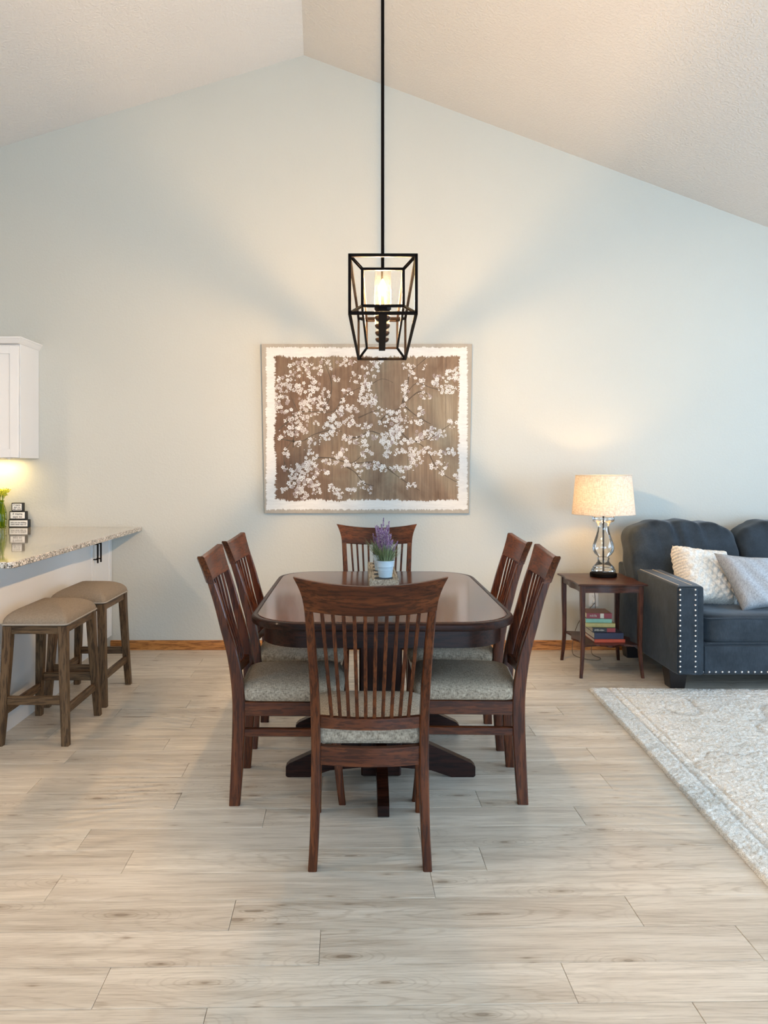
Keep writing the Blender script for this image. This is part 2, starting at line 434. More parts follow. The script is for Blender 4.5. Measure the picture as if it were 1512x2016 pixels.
def holed_wall(name, axis, pos, thick, a0, a1, ztop, holes):
    """wall with rectangular holes, from boxes; holes = [(a0,a1,z0,z1)] sorted"""
    mb = MB(); segs = []; cur = a0
    for h in sorted(holes):
        segs.append((cur, h[0], -0.05, ztop)); segs.append((h[0], h[1], -0.05, h[2])); segs.append((h[0], h[1], h[3], ztop)); cur = h[1]
    segs.append((cur, a1, -0.05, ztop))
    for s0, s1, z0, z1 in segs:
        if s1-s0 < 1e-4 or z1-z0 < 1e-4: continue
        ca, cz = (s0+s1)/2, (z0+z1)/2
        if axis == 'x': mb.box((ca, pos, cz), (s1-s0, thick, z1-z0))
        else: mb.box((pos, ca, cz), (thick, s1-s0, z1-z0))
    return tag(mb.build(name, WALL, smooth=False), kind='structure')
holed_wall('wall_rear', 'x', YR-0.1, 0.2, XL-0.2, XR+0.2, 4.5, WIN_BACK)
holed_wall('wall_right', 'y', XR+0.1, 0.2, YR, YB, 2.95, [WIN_RIGHT])
holed_wall('wall_left', 'y', XL-0.1, 0.2, YR, YB, 3.35, [])
def window_frame(name, axis, pos, a0, a1, z0, z1, mull):
    mb = MB(); t = 0.05
    def put(ca, cz, sa, sz):
        if axis == 'x': mb.box((ca, pos, cz), (sa, 0.08, sz), 0.004)
        else: mb.box((pos, ca, cz), (0.08, sa, sz), 0.004)
    put((a0+a1)/2, z0+t/2, a1-a0, t); put((a0+a1)/2, z1-t/2, a1-a0, t)
    for k in range(mull+1):
        put(lerp(a0+t/2, a1-t/2, k/mull), (z0+z1)/2, t, z1-z0-2*t)
    tag(mb.build(name, WHITEP), kind='structure')
window_frame('window_1', 'x', YR-0.1, *WIN_BACK[0], 2)
window_frame('window_2', 'x', YR-0.1, *WIN_BACK[1], 2)
window_frame('window_3', 'y', XR+0.1, *WIN_RIGHT, 3)

# ceiling: two sloped planes meeting at the ridge
y0, y1 = YR-0.2, YB+0.3
def cz(x, y): return ceil_z(x, y)
A = [[(XL-0.2, y, cz(XL-0.2, y)), (ridge_x(y), y, RZ), (XR+0.2, y, cz(XR+0.2, y))] for y in (y0, y1)]
B = [[(p[0], p[1], p[2]+0.15) for p in r] for r in A]
mb = MB(); mb.slab(A, B); tag(mb.build('ceiling', CEIL, smooth=False), kind='structure')

# baseboard
mb = MB()
prof = [(YB, 0.0), (YB-0.013, 0.0), (YB-0.013, 0.055), (YB-0.009, 0.066), (YB-0.004, 0.071), (YB, 0.071)]
mb.prism(prof, 'x', -1.83, XR)
bb = mb.build('baseboard_back', OAK, smooth=False); tag(bb, kind='structure')

# floor: base slab plus separate planks, rows run along x, turned by about one degree
mb = MB(); mb.box(((XL+XR)/2, (YR+YB)/2, -0.04), (XR-XL+0.4, YB-YR+0.4, 0.06))
SUB = plain('subfloor', (0.20, 0.17, 0.14), 0.8)
floor = mb.build('floor', SUB, smooth=False); tag(floor, kind='structure')
TH = math.radians(1.0); PW, PLEN = 0.16, 1.22
def plank_mesh(L):
    mb = MB(); g = 0.0006
    mb.box((0, 0, -0.005), (L-g*2, PW-g*2, 0.010), 0.0009)
    o = mb.build('plank', FLOORM, floor); return o
proto = {}
def place_plank(u0, u1, v):
    L = round(u1-u0, 3)
    if L < 0.03: return
    if L not in proto:
        o = plank_mesh(L); proto[L] = o.data
    else:
        o = bpy.data.objects.new('plank', proto[L]); COL.objects.link(o); o.parent = floor
    uc_, vc = (u0+u1)/2, v+PW/2
    x = 0.06+(uc_-0.06)*math.cos(TH)-(vc-2.0)*math.sin(TH); y = 2.0+(uc_-0.06)*math.sin(TH)+(vc-2.0)*math.cos(TH)
    o.location = (x, y, 0.0); o.rotation_euler = (0, 0, TH)
JO = {0: -0.378, 1: -0.666, 2: -0.105, 3: -0.374, 4: -0.97, 5: -0.778, 6: -0.98}
ULO, UHI = -3.15, 3.7
rng = random.Random(11); prev = 0
for r in range(-1, 26):
    v = 1.77+r*PW
    if v+PW > 5.92: break
    off = JO.get(r)
    if off is None:
        off = prev+rng.uniform(0.3, 0.9)
    prev = off
    u = off-PLEN*10
    while u+PLEN < ULO: u += PLEN
    while u < UHI:
        place_plank(max(u, ULO), min(u+PLEN, UHI), v); u += PLEN
rest = MB(); rng2 = random.Random(5)
for r in range(-32, 26):
    v = 1.77+r*PW
    if r >= -1: spans = [(XL-0.1, ULO), (UHI, XR+0.1)]
    else: spans = [(XL-0.1, XR+0.1)]
    for a, b in spans:
        u = a-rng2.uniform(0, PLEN)
        while u < b:
            u0, u1 = max(u, a), min(u+PLEN, b); u += PLEN
            if u1-u0 < 0.03: continue
            uc_, vc = (u0+u1)/2, v+PW/2
            x = 0.06+(uc_-0.06)*math.cos(TH)-(vc-2.0)*math.sin(TH); y = 2.0+(uc_-0.06)*math.sin(TH)+(vc-2.0)*math.cos(TH)
            rest.box((x, y, -0.005), (u1-u0-0.0012, PW-0.0012, 0.010), 0.0, Matrix.Rotation(TH, 3, 'Z'))
tag(rest.build('far_planks', FLOORM, floor, smooth=False), kind='stuff')

# ------------------------------------------------------------------ dining chair (local: faces +y, rear face of the back feet at y=0)
YC = [(0, 0.0215), (0.15, 0.030), (0.35, 0.0375), (0.46, 0.034), (0.60, 0.012), (0.71, -0.018), (0.80, -0.042), (0.89, -0.070)]
TY = [(0, 0.043), (0.15, 0.048), (0.35, 0.051), (0.46, 0.050), (0.60, 0.043), (0.71, 0.037), (0.80, 0.033), (0.89, 0.029)]
XO = [(0, 0.2075), (0.15, 0.2005), (0.40, 0.1975), (0.60, 0.2005), (0.75, 0.2065), (0.89, 0.2140)]
def chamf_ring(cx, cy, z, hx, hy, k=0.004):
    return [(cx-hx+k, cy-hy, z), (cx+hx-k, cy-hy, z), (cx+hx, cy-hy+k, z), (cx+hx, cy+hy-k, z), (cx+hx-k, cy+hy, z), (cx-hx+k, cy+hy, z), (cx-hx, cy+hy-k, z), (cx-hx, cy-hy+k, z)]
def bow_rail(mb, hx, zb, zt, yf, bowv, th, n=14, dip=0.0):
    """curved horizontal rail: yf(z) centre, bow towards -y in the middle"""
    F, Bk = [], []
    for zz in (0, 1):
        f, b = [], []
        for i in range(n+1):
            u = -1+2*i/n; z = lerp(zb, zt, zz)-dip*(1-u*u); y = yf-bowv*(1-u*u)
            f.append((u*hx, y+th/2, z)); b.append((u*hx, y-th/2, z))
        F.append(f); Bk.append(b)
    mb.slab(F, Bk)

def make_chair():
    root = empty('dining_chair')
    for s in (-1, 1):
        mb = MB(); rings = []
        for k in range(25):
            z = 0.888*k/24; w = lerp(0.030, 0.031, min(z/0.5, 1)) if z < 0.5 else lerp(0.031, 0.027, (z-0.5)/0.39)
            rings.append(chamf_ring(s*(smoothcurve(XO, z)-w/2), smoothcurve(YC, z), z, w/2, smoothcurve(TY, z)/2))
        mb.loft(rings); mb.build('rear_leg', WZ, root)
        mb = MB(); rings = []
        for k in range(9):
            t = k/8; z = 0.412*t; h = lerp(0.0135, 0.0185, min(1, t*1.3)); y = 0.425+0.027*(1-t)**2
            rings.append(chamf_ring(s*0.198, y, z, h, h))
        mb.loft(rings); mb.build('front_leg', WZ, root)
        mb = MB(); mb.bar((s*0.183, 0.055, 0.383), (s*0.198, 0.41, 0.383), 0.022, 0.058, 0.003); mb.build('side_apron', WY, root)
        mb = MB(); mb.bar((s*0.183, 0.045, 0.288), (s*0.198, 0.42, 0.288), 0.018, 0.034, 0.004); mb.build('stretcher', WY, root)
    mb = MB(); mb.box((0, 0.432, 0.383), (0.37, 0.022, 0.058), 0.003); mb.build('front_apron', WX, root)
    mb = MB(); bow_rail(mb, 0.170, 0.350, 0.412, 0.036, 0.014, 0.024, dip=0.004); mb.build('rear_apron', WX, root)
    mb = MB(); bow_rail(mb, 0.172, 0.476, 0.514, 0.028, 0.020, 0.022, dip=0.003); mb.build('lower_back_rail', WX, root)
    # crest rail with flared ears
    mb = MB(); F, Bk = [], []; n = 24
    for v in [0, 0.03, 0.15, 0.35, 0.55, 0.75, 0.9, 0.97, 1.0]:
        f, b = [], []
        for i in range(n+1):
            u = -1+2*i/n; w = 0.2145+0.033*v**1.9
            z = lerp(0.886-0.012*(1-u*u), 1.0-0.026*(1-u*u), v)
            y = -0.069-0.33*(z-0.886)-0.038*(1-u*u)
            th = 0.013*(1 if 0.01 < v < 0.99 else 0.75)
            f.append((u*w, y+th, z)); b.append((u*w, y-th, z))
        F.append(f); Bk.append(b)
    mb.slab(F, Bk); mb.build('crest_rail', WX, root, angle=50)
    for i in range(10):
        mb = MB(); rings = []
        for k in range(9):
            t = k/8; z = lerp(0.508, 0.880, t)
            xx = (i-4.5)*lerp(0.0285, 0.0348, t); u = xx/0.205
            bw = lerp(0.020, 0.038, t)
            y = smoothcurve(YC, z)-bw*(1-u*u)-0.006*math.sin(PI*t)
            if t == 0: y = 0.028-0.020*(1-u*u)
            rings.append(chamf_ring(xx, y, z, 0.0060, 0.0050, 0.0012))
        mb.loft(rings); mb.build('slat', WZ, root)
    # upholstered seat
    mb = MB(); out = []
    for x, y in rrect(1, 1, 0.25, 8):
        yy = 0.245+y*0.210; hw = lerp(0.200, 0.222, (y+1)/2)
        out.append((x*hw, yy+0.008*(1-x*x)*(1 if y > 0 else 0)))
    puff(mb, out, [(0.93, 0.0), (0.975, 0.004), (0.995, 0.018), (1.0, 0.032), (0.985, 0.046), (0.94, 0.058), (0.84, 0.068), (0.68, 0.076), (0.48, 0.081), (0.25, 0.084), (0.05, 0.085)], (0, 0, 0.412))
    mb.build('seat_cushion', TWEED, root, angle=80)
    return root

chair = make_chair()
GC = 'dining chairs around the table'
R = math.radians
spots = [
    (0.040, 2.566, R(0), 'dark cherry slat-back dining chair at the near end, its back to the viewer'),
    (-0.520, 3.272, R(-88.5), 'nearer of the two cherry dining chairs on the left side of the table'),
    (-0.522, 3.892, R(-91.5), 'farther cherry dining chair on the left side of the table, next to the far end'),
    (0.696, 3.282, R(86.0), 'nearer of the two cherry dining chairs on the right side of the table'),
    (0.704, 3.866, R(89.5), 'farther cherry dining chair on the right side of the table, next to the far end'),
    (0.115, 4.645, R(180), 'cherry dining chair at the far end of the table under the painting, facing the viewer'),
]
for i, (x, y, a, lab) in enumerate(spots):
    o = chair if i == 0 else copy_tree(chair)
    o.location = (x, y, 0); o.rotation_euler = (0, 0, a); tag(o, lab, 'chair', GC)

# ------------------------------------------------------------------ dining table
TCX, TCY = 0.098, 3.645
table = empty('dining_table', (TCX, TCY, 0))
tag(table, 'dark polished double pedestal dining table with rounded corners', 'table')
def tout(i): return rrect(0.528-i, 0.728-i, 0.215-i*0.8, 10, 0.006, 0.012)
mb = MB(); rings = []
for i, z in [(0.030, 0.7275), (0.006, 0.7275), (0.001, 0.731), (0, 0.736), (0, 0.750), (0.003, 0.756), (0.008, 0.7588), (0.020, 0.7588), (0.0215, 0.7565), (0.0240, 0.7565), (0.030, 0.7565)]:
    rings.append([(x, y, z) for x, y in tout(i)])
mb.loft(rings, cap=False); mb.build('edge_moulding', TX, table, angle=20)
mb = MB(); rings = [[(x, y, z) for x, y in tout(i)] for i, z in ((0.0245, 0.729), (0.0245, 0.7585), (0.026, 0.760))]
mb.loft(rings); mb.build('table_top', TTOP, table, angle=20)
mb = MB(); o1 = [(x, y) for x, y in tout(0.048)]; o2 = [(x, y) for x, y in tout(0.070)]
mb.loft([[(x, y, z) for x, y in o] for o, z in ((o1, 0.728), (o1, 0.658), (o1, 0.655), (o2, 0.655), (o2, 0.728))], cap=False)
mb.build('apron', TX, table)
for s in (-1, 1):                                                     # two pedestals
    py = 0.27*s
    mb = MB(); mb.box((0, py, 0.37), (0.185, 0.12, 0.60), 0.008); mb.build('column', TZ, table)
    mb = MB(); mb.box((0, py+0.02*s, 0.085), (0.170, 0.16, 0.105), 0.006); mb.build('base_block', TX, table)
    mb = MB(); mb.box((0, py, 0.69), (0.80, 0.09, 0.07), 0.004); mb.build('top_bearer', TX, table)
    prof = [(0.05, 0.045), (0.22, 0.030), (0.31, 0.0), (0.405, 0.0), (0.413, 0.006), (0.413, 0.045), (0.398, 0.060), (0.20, 0.150), (0.05, 0.205)]
    for sx in (-1, 1):
        mb = MB(); mb.prism([(sx*a, b) for a, b in prof], 'y', py-0.023-0.015*0, py+0.023); mb.build('foot', TX, table, angle=25)
    mb = MB(); mb.prism([(py+s*a, b) for a, b in prof], 'x', -0.0225, 0.0225); mb.build('foot', TX, table, angle=25)
mb = MB(); mb.box((0, 0, 0.145), (0.05, 0.46, 0.07), 0.005); mb.build('stretcher', TX, table)
mb = MB()
for sx in (-1, 1): mb.box((sx*0.30, 0, 0.700), (0.03, 1.2, 0.05), 0.003)
mb.build('slide_rail', TX, table)

# ------------------------------------------------------------------ wooden tray with pots of lavender
def traywood():
    return wood('weathered_tray_wood', (0.34, 0.27, 0.19), (0.48, 0.40, 0.29), (0.60, 0.52, 0.40), axis='y', rough=0.8, coat=0, bmp=0.5)
TRAYM = traywood()
HOLES = [3.76, 3.90, 4.04, 4.18, 4.32]
tray = empty('pot_tray', (0.125, 4.05, 0.760)); tag(tray, 'weathered wooden tray with a row of round black discs on the dining table', 'tray')
mb = MB(); mb.box((0, 0, 0.044), (0.118, 0.66, 0.008), 0.0008); mb.build('top_panel', TRAYM, tray)
for h in HOLES:
    mb = MB(); mb.lathe([(0.046, 0.0478), (0.047, 0.0490), (0.0455, 0.0496), (0.043, 0.0490)], (0, h-4.05, 0), 32); mb.build('disc', SLOT, tray)
for s in (-1, 1):
    mb = MB(); mb.box((s*0.065, 0, 0.026), (0.012, 0.684, 0.052), 0.002); mb.build('side_panel', TRAYM, tray)
    mb = MB(); mb.box((0, s*0.336, 0.024), (0.118, 0.012, 0.048), 0.002); mb.build('end_panel', TRAYM, tray)
mb = MB(); mb.box((0, 0, 0.004), (0.118, 0.66, 0.008), 0); mb.build('bottom_panel', SLOT, tray)

POT = plain('pale_blue_pot', (0.55, 0.68, 0.74), 0.35, var=0.1, scale=30)
LEAF = [plain('lavender_leaf_a', (0.16, 0.24, 0.10), 0.6, var=0.3), plain('lavender_leaf_b', (0.28, 0.36, 0.16), 0.6, var=0.3), plain('lavender_leaf_c', (0.40, 0.42, 0.24), 0.7, var=0.3)]
BUD = [plain('lavender_bud_a', (0.20, 0.09, 0.23), 0.7, var=0.4), plain('lavender_bud_b', (0.34, 0.18, 0.36), 0.7, var=0.4), plain('lavender_bud_c', (0.50, 0.36, 0.46), 0.7, var=0.3)]
SOIL = plain('soil', (0.05, 0.04, 0.03), 0.95, var=0.4, scale=80)
def lavender(x, y, z, seed, lab):
    rg = random.Random(seed)
    root = empty('potted_lavender', (x, y, z)); tag(root, lab, 'plant', 'lavender pots on the dining table')
    mb = MB()
    prof = [(0.031, 0.0), (0.033, 0.001), (0.0375, 0.036), (0.0385, 0.038), (0.0378, 0.040), (0.0405, 0.052), (0.0415, 0.054), (0.0408, 0.056), (0.0445, 0.078), (0.0465, 0.079), (0.0465, 0.083), (0.0445, 0.083), (0.043, 0.078), (0.041, 0.070)]
    mb.lathe(prof, n=36); mb.build('pot', POT, root, angle=30)
    mb = MB(); mb.lathe([(0.041, 0.068), (0.0415, 0.074)], n=24); mb.build('soil', SOIL, root)
    mb = MB()
    for k in range(260):                                             # narrow leaf blades
        a = rg.uniform(0, 2*PI); r0 = rg.uniform(0, 0.032); lean = rg.uniform(0.1, 0.75); L = rg.uniform(0.05, 0.115)
        b = Vector((r0*math.cos(a), r0*math.sin(a), 0.072)); d = Vector((math.cos(a)*lean, math.sin(a)*lean, 1)).normalized()
        side = Vector((-math.sin(a), math.cos(a), rg.uniform(-0.4, 0.4))).normalized(); w = rg.uniform(0.0008, 0.0017)
        pts = [b+d*L*t+Vector((math.cos(a), math.sin(a), -0.3))*0.028*t*t*lean for t in (0, 0.35, 0.7, 1.0)]
        wd = [w, w*1.3, w, 0.0002]; vs = []
        for p, q in zip(pts, wd): vs += [p-side*q, p+side*q]
        mb.mi = rg.choice((0, 0, 1, 1, 2)); mb.add(vs, [[0, 1, 3, 2], [2, 3, 5, 4], [4, 5, 7, 6]])
    tag(mb.build('foliage', LEAF, root), kind='stuff')
    mb = MB(); stems = MB()
    for k in range(30):                                              # flower spikes
        a = rg.uniform(0, 2*PI); lean = rg.uniform(0.0, 0.30); H = rg.uniform(0.10, 0.168)
        if k == 0: a, lean, H = 0.3, 0.03, 0.200
        if k in (1, 2): lean, H = 0.6, 0.125
        b = Vector((0.018*math.cos(a)*rg.random(), 0.018*math.sin(a)*rg.random(), 0.072)); d = Vector((math.cos(a)*lean, math.sin(a)*lean, 1)).normalized()
        tip = b+d*H; stems.tube([b, b+d*H*0.5+Vector((0.002, 0, 0)), tip], [0.0009, 0.0008, 0.0005], 4)
        n = 13 if k else 9
        for q in range(n):
            t = 1-0.47*q/n if k else 1-0.22*q/n; c = b+d*H*t
            for w in range(5):
                an = rg.uniform(0, 2*PI); rr = (0.0048 if k > 2 else 0.0028)*(0.6+0.8*(1-t)*2); s = rg.uniform(0.0014, 0.0026)
                p = c+Vector((math.cos(an)*rr, math.sin(an)*rr, rg.uniform(-0.002, 0.002)))
                mb.mi = rg.choice((0, 1, 1, 2))
                mb.add([p+Vector((s, 0, 0)), p+Vector((0, s, 0)), p+Vector((-s, 0, 0)), p+Vector((0, -s, 0)), p+Vector((0, 0, s*1.5)), p-Vector((0, 0, s*1.5))],
                       [[0, 1, 4], [1, 2, 4], [2, 3, 4], [3, 0, 4], [1, 0, 5], [2, 1, 5], [3, 2, 5], [0, 3, 5]])
    tag(mb.build('blossoms', BUD, root), kind='stuff'); tag(stems.build('stems', LEAF[2], root), kind='stuff')
lavender(0.134, 3.79, 0.8094, 3, 'front pot of purple lavender in a pale blue pail on the wooden tray')
lavender(0.122, 4.05, 0.8094, 9, 'rear pale blue lavender pot, half hidden behind the front one on the tray')

# ------------------------------------------------------------------ pendant
PTOP = 4.9
def lamp_x(d): return 0.094+0.028*(d-2.91)
pend = empty('linear_pendant', (0.110, 3.52, 0)); tag(pend, 'black open-frame linear pendant with five candle bulbs hanging over the dining table', 'ceiling light')
PX0, PY0 = 0.110, 3.52
def frame_box(name, y0, y1, hw, z0, z1, t):
    mb = MB()
    def P(sx, y, z): return (lamp_x(y)-PX0+sx*hw, y-PY0, z)
    for y in (y0, y1):
        for z in (z0, z1): mb.bar((P(-1, y, z)[0]-t/2, y-PY0, z), (P(1, y, z)[0]+t/2, y-PY0, z), t, t, 0.001)
        for sx in (-1, 1): mb.bar(P(sx, y, z0), P(sx, y, z1), t, t, 0.001, up=(0, 1, 0))
    for z in (z0, z1):
        for sx in (-1, 1): mb.bar(P(sx, y0, z), P(sx, y1, z), t, t, 0.001)
    return mb.build(name, BLACK, pend)
oY0, oY1, iY0, iY1 = 2.915, 4.15, 2.985, 4.04
frame_box('outer_frame', oY0, oY1, 0.126, 1.934, 2.153, 0.012)
frame_box('inner_frame', iY0, iY1, 0.080, 1.976, 2.119, 0.0105)
for yo, yi in ((oY0, iY0), (oY1, iY1)):                               # corner struts tie the two frames at each end
    for sx in (-1, 1):
        for zo, zi in ((1.934, 1.976), (2.153, 2.119)):
            mb = MB(); mb.bar((lamp_x(yo)-PX0+sx*0.126, yo-PY0, zo), (lamp_x(yi)-PX0+sx*0.080, yi-PY0, zi), 0.010, 0.010, 0.001); mb.build('corner_strut', BLACK, pend)
mb = MB(); mb.bar((lamp_x(iY0)-PX0, iY0-PY0, 1.968), (lamp_x(iY1)-PX0, iY1-PY0, 1.968), 0.034, 0.014, 0.002); mb.build('lower_bar', BLACK, pend)
for yy in (iY0, iY1):                                                 # two rods, one at each end of the inner frame
    xr = lamp_x(yy); zc = ceil_z(xr, yy); cx_, cy_ = xr-PX0, yy-PY0
    mb = MB(); mb.tube([(cx_, cy_, 2.122), (cx_, cy_, zc-0.02)], 0.0055, 12); mb.build('rod', BLACK, pend)
    mb = MB(); mb.lathe([(0.055, zc+0.02), (0.055, zc-0.035), (0.048, zc-0.042), (0.012, zc-0.045)], (cx_, cy_, 0), n=28); mb.build('canopy', BLACK, pend)
for k in range(5):
    d = 3.08+0.185*k; x = lamp_x(d)-PX0; y = d-PY0
    mb = MB(); mb.lathe([(0.012, -0.018), (0.030, -0.008), (0.034, 0.0), (0.034, 0.006), (0.010, 0.006)], (x, y, 1.983), 20); cup = mb.build('candle_cup', BRONZE, pend)
    mb = MB(); mb.lathe([(0.0085, 0.0), (0.0085, 0.060), (0.006, 0.062)], (x, y, 1.984), 16); mb.build('candle_sleeve', plain('amber_sleeve', (0.75, 0.5, 0.3), 0.5) if k == 0 else bpy.data.materials['amber_sleeve'], pend)
    mb = MB(); mb.lathe([(0.005, 0.0), (0.010, 0.008), (0.0145, 0.022), (0.0135, 0.034), (0.009, 0.047), (0.004, 0.057), (0.001, 0.062)], (x, y, 2.040), 16); mb.build('bulb', BULB, pend)
    mb = MB(); mb.loft([[(x+0.0325*math.cos(2*PI*j/28), y+0.0325*math.sin(2*PI*j/28), z) for j in range(28)] for z in (1.989, 2.146)], cap=False); mb.build('glass_shade', SEEDED, pend)

# ------------------------------------------------------------------ painting
def canvas_mat():
    m, nt, b = newmat('painted_canvas')
    tc = N(nt, 'ShaderNodeTexCoord'); se = N(nt, 'ShaderNodeSeparateXYZ'); nt.links.new(tc.outputs['Object'], se.inputs[0])
    X, Z = se.outputs[0], se.outputs[2]; v = coords(nt, rnd=False)
    nb = noise(nt, coords(nt, (14, 14, 5), rnd=False), 1.0, 8, 0.75)
    nb2 = noise(nt, coords(nt, (9, 9, 70), rnd=False), 1.0, 8, 0.8); nb3 = noise(nt, coords(nt, (70, 9, 9), rnd=False), 1.0, 8, 0.8); nw = noise(nt, coords(nt, (7, 7, 7), rnd=False), 1.0, 3, 0.5)
    dx = mth(nt, 'SUBTRACT', 0.765, mth(nt, 'ABSOLUTE', X)); dz = mth(nt, 'SUBTRACT', 0.622, mth(nt, 'ABSOLUTE', Z))
    # outer ragged edge (linen -> white) and inner ragged edge (white -> brown)
    ed = mth(nt, 'MINIMUM', mth(nt, 'ADD', dx, mth(nt, 'MULTIPLY', mth(nt, 'SUBTRACT', nb2, 0.5), 0.07)), mth(nt, 'ADD', dz, mth(nt, 'MULTIPLY', mth(nt, 'SUBTRACT', nb3, 0.5), 0.07)))
    outer = mth(nt, 'GREATER_THAN', ed, 0.026)
    ed2 = mth(nt, 'ADD', mth(nt, 'MINIMUM', mth(nt, 'ADD', dx, mth(nt, 'MULTIPLY', mth(nt, 'SUBTRACT', nb2, 0.5), 0.09)), mth(nt, 'ADD', mth(nt, 'SUBTRACT', dz, 0.005), mth(nt, 'MULTIPLY', mth(nt, 'SUBTRACT', nb3, 0.5), 0.09))), mth(nt, 'MULTIPLY', mth(nt, 'SUBTRACT', nw, 0.5), 0.05))
    inner = mth(nt, 'GREATER_THAN', ed2, 0.090)
    streak = noise(nt, coords(nt, (55, 55, 2.5), rnd=False), 1.0, 6, 0.7); big = noise(nt, coords(nt, (2.6, 2.6, 2.6), rnd=False), 1.0, 4, 0.6, 0.6)
    br = ramp(nt, big, [(0.3, (0.15, 0.090, 0.052)), (0.48, (0.22, 0.150, 0.095)), (0.62, (0.26, 0.205, 0.135)), (0.78, (0.32, 0.26, 0.18))])
    gx = ramp(nt, mth(nt, 'MULTIPLY_ADD', X, 0.6, 0.5), [(0.05, (0.72, 0.56, 0.48)), (0.6, (0.98, 0.97, 0.94)), (1, (1.08, 1.02, 0.98))])
    br = mixc(nt, 1.0, br, gx, 'MULTIPLY')
    br = mixc(nt, 1.0, br, ramp(nt, streak, [(0.3, (0.72, 0.70, 0.68)), (0.5, (1, 1, 1)), (0.72, (1.35, 1.35, 1.35))]), 'MULTIPLY')
    # board joints of the painted backdrop
    sx = mth(nt, 'ABSOLUTE', mth(nt, 'SUBTRACT', mth(nt, 'FRACT', mth(nt, 'MULTIPLY_ADD', X, 3.6, 0.42)), 0.5))
    jm = mth(nt, 'MULTIPLY', mth(nt, 'LESS_THAN', sx, 0.008), ramp(nt, nb, [(0.4, (0, 0, 0)), (0.55, (1, 1, 1))]))
    br = mixc(nt, mth(nt, 'MULTIPLY', jm, 0.6), br, (0.12, 0.09, 0.065))
    wh = ramp(nt, nb2, [(0.3, (0.60, 0.57, 0.52)), (0.6, (0.72, 0.69, 0.63))])
    c = mixc(nt, outer, ramp(nt, nb, [(0.3, (0.34, 0.29, 0.225)), (0.7, (0.42, 0.365, 0.29))]), wh)
    c = mixc(nt, inner, c, br)
    nt.links.new(c, b.inputs['Base Color']); b.inputs['Roughness'].default_value = 0.8
    bump(nt, b, noise(nt, v, 420, 2), 0.2, 0.0008); return m
PNX, PNZ = 0.064, 1.635
pic = empty('canvas_painting', (PNX, YB-0.002, PNZ-0.622)); tag(pic, 'large canvas painting of white blossom branches on weathered brown boards, hung on the wall', 'painting')
hw_t, hw_b, hh, dep = 0.778, 0.754, 0.625, 0.035
def canvas_pt(zx, zy, off=0.0):
    """point on the canvas front; zx,zy run 0..1 from the left and from the top"""
    z = lerp(hh, -hh, zy); w = lerp(hw_t, hw_b, zy)
    return Vector((lerp(-w, w, zx), -dep-off, z))
mb = MB(); k = 0.003
mb.add([(-hw_t, 0, hh), (hw_t, 0, hh), (hw_b, 0, -hh), (-hw_b, 0, -hh), (-hw_t+k, -dep, hh-k), (hw_t-k, -dep, hh-k), (hw_b-k, -dep, -hh+k), (-hw_b+k, -dep, -hh+k)],
       [[0, 1, 2, 3], [7, 6, 5, 4], [0, 4, 5, 1], [1, 5, 6, 2], [2, 6, 7, 3], [3, 7, 4, 0]])
cv = mb.build('canvas', canvas_mat(), pic, smooth=False, loc=(0, 0, 0.622))
def zp(x, y): return ((x-42)/(1478-42), (y-55)/(1208-55))
BR = plain('painted_branch', (0.13, 0.09, 0.055), 0.8, var=0.5, scale=30)
branches = [[(150, 640), (200, 600), (300, 520), (440, 520), (540, 510), (600, 420), (700, 360), (760, 350), (860, 295), (940, 320)], [(160, 700), (300, 720), (400, 670), (520, 640), (590, 655)],
    [(600, 690), (700, 690), (780, 650), (860, 670), (905, 660)], [(840, 610), (880, 550), (1000, 480), (1030, 400), (1100, 325), (1200, 355), (1300, 378)],
    [(960, 610), (1040, 700), (1100, 720), (1180, 780), (1220, 860), (1290, 940), (1395, 1000)], [(1060, 730), (1200, 690), (1280, 640), (1370, 580)],
    [(400, 830), (500, 830), (580, 850), (660, 862), (730, 810), (790, 750)], [(660, 870), (780, 860), (860, 870), (940, 930), (1040, 1000), (1130, 1052)],
    [(600, 880), (680, 930), (740, 1000), (810, 1020)], [(250, 760), (262, 640), (290, 540), (230, 400)], [(1010, 470), (1080, 530), (1160, 580), (1200, 600)],
    [(1040, 440), (1120, 380), (1180, 400)], [(270, 1000), (200, 900), (190, 800), (255, 700)], [(440, 520), (500, 440), (520, 330), (480, 200)], [(700, 560), (790, 520), (860, 500)], [(1000, 470), (1040, 330), (1060, 250), (1180, 140)]]
mb = MB()
for bi, br_ in enumerate(branches):
    pts = []
    n = len(br_)
    for i in range(n-1):
        for t in (0, 0.25, 0.5, 0.75):
            p0 = br_[max(i-1, 0)]; p1 = br_[i]; p2 = br_[i+1]; p3 = br_[min(i+2, n-1)]
            q = [0.5*((2*p1[j])+(-p0[j]+p2[j])*t+(2*p0[j]-5*p1[j]+4*p2[j]-p3[j])*t*t+(-p0[j]+3*p1[j]-3*p2[j]+p3[j])*t**3) for j in (0, 1)]
            pts.append(q)
    pts.append(br_[-1]); vs = []
    for i, q in enumerate(pts):
        a = pts[max(i-1, 0)]; c = pts[min(i+1, len(pts)-1)]; dx_, dy_ = c[0]-a[0], c[1]-a[1]; L = math.hypot(dx_, dy_) or 1
        w = lerp(5.0, 1.4, i/len(pts))*random.uniform(0.7, 1.2)
        for s in (-1, 1): vs.append(canvas_pt(*zp(q[0]-dy_/L*w*s, q[1]+dx_/L*w*s), 0.0006))
    mb.add(vs, [[2*i, 2*i+1, 2*i+3, 2*i+2] for i in range(len(pts)-1)])
o = mb.build('painted_branches', BR, pic, smooth=False, loc=(0, 0, 0.622)); tag(o, kind='stuff')
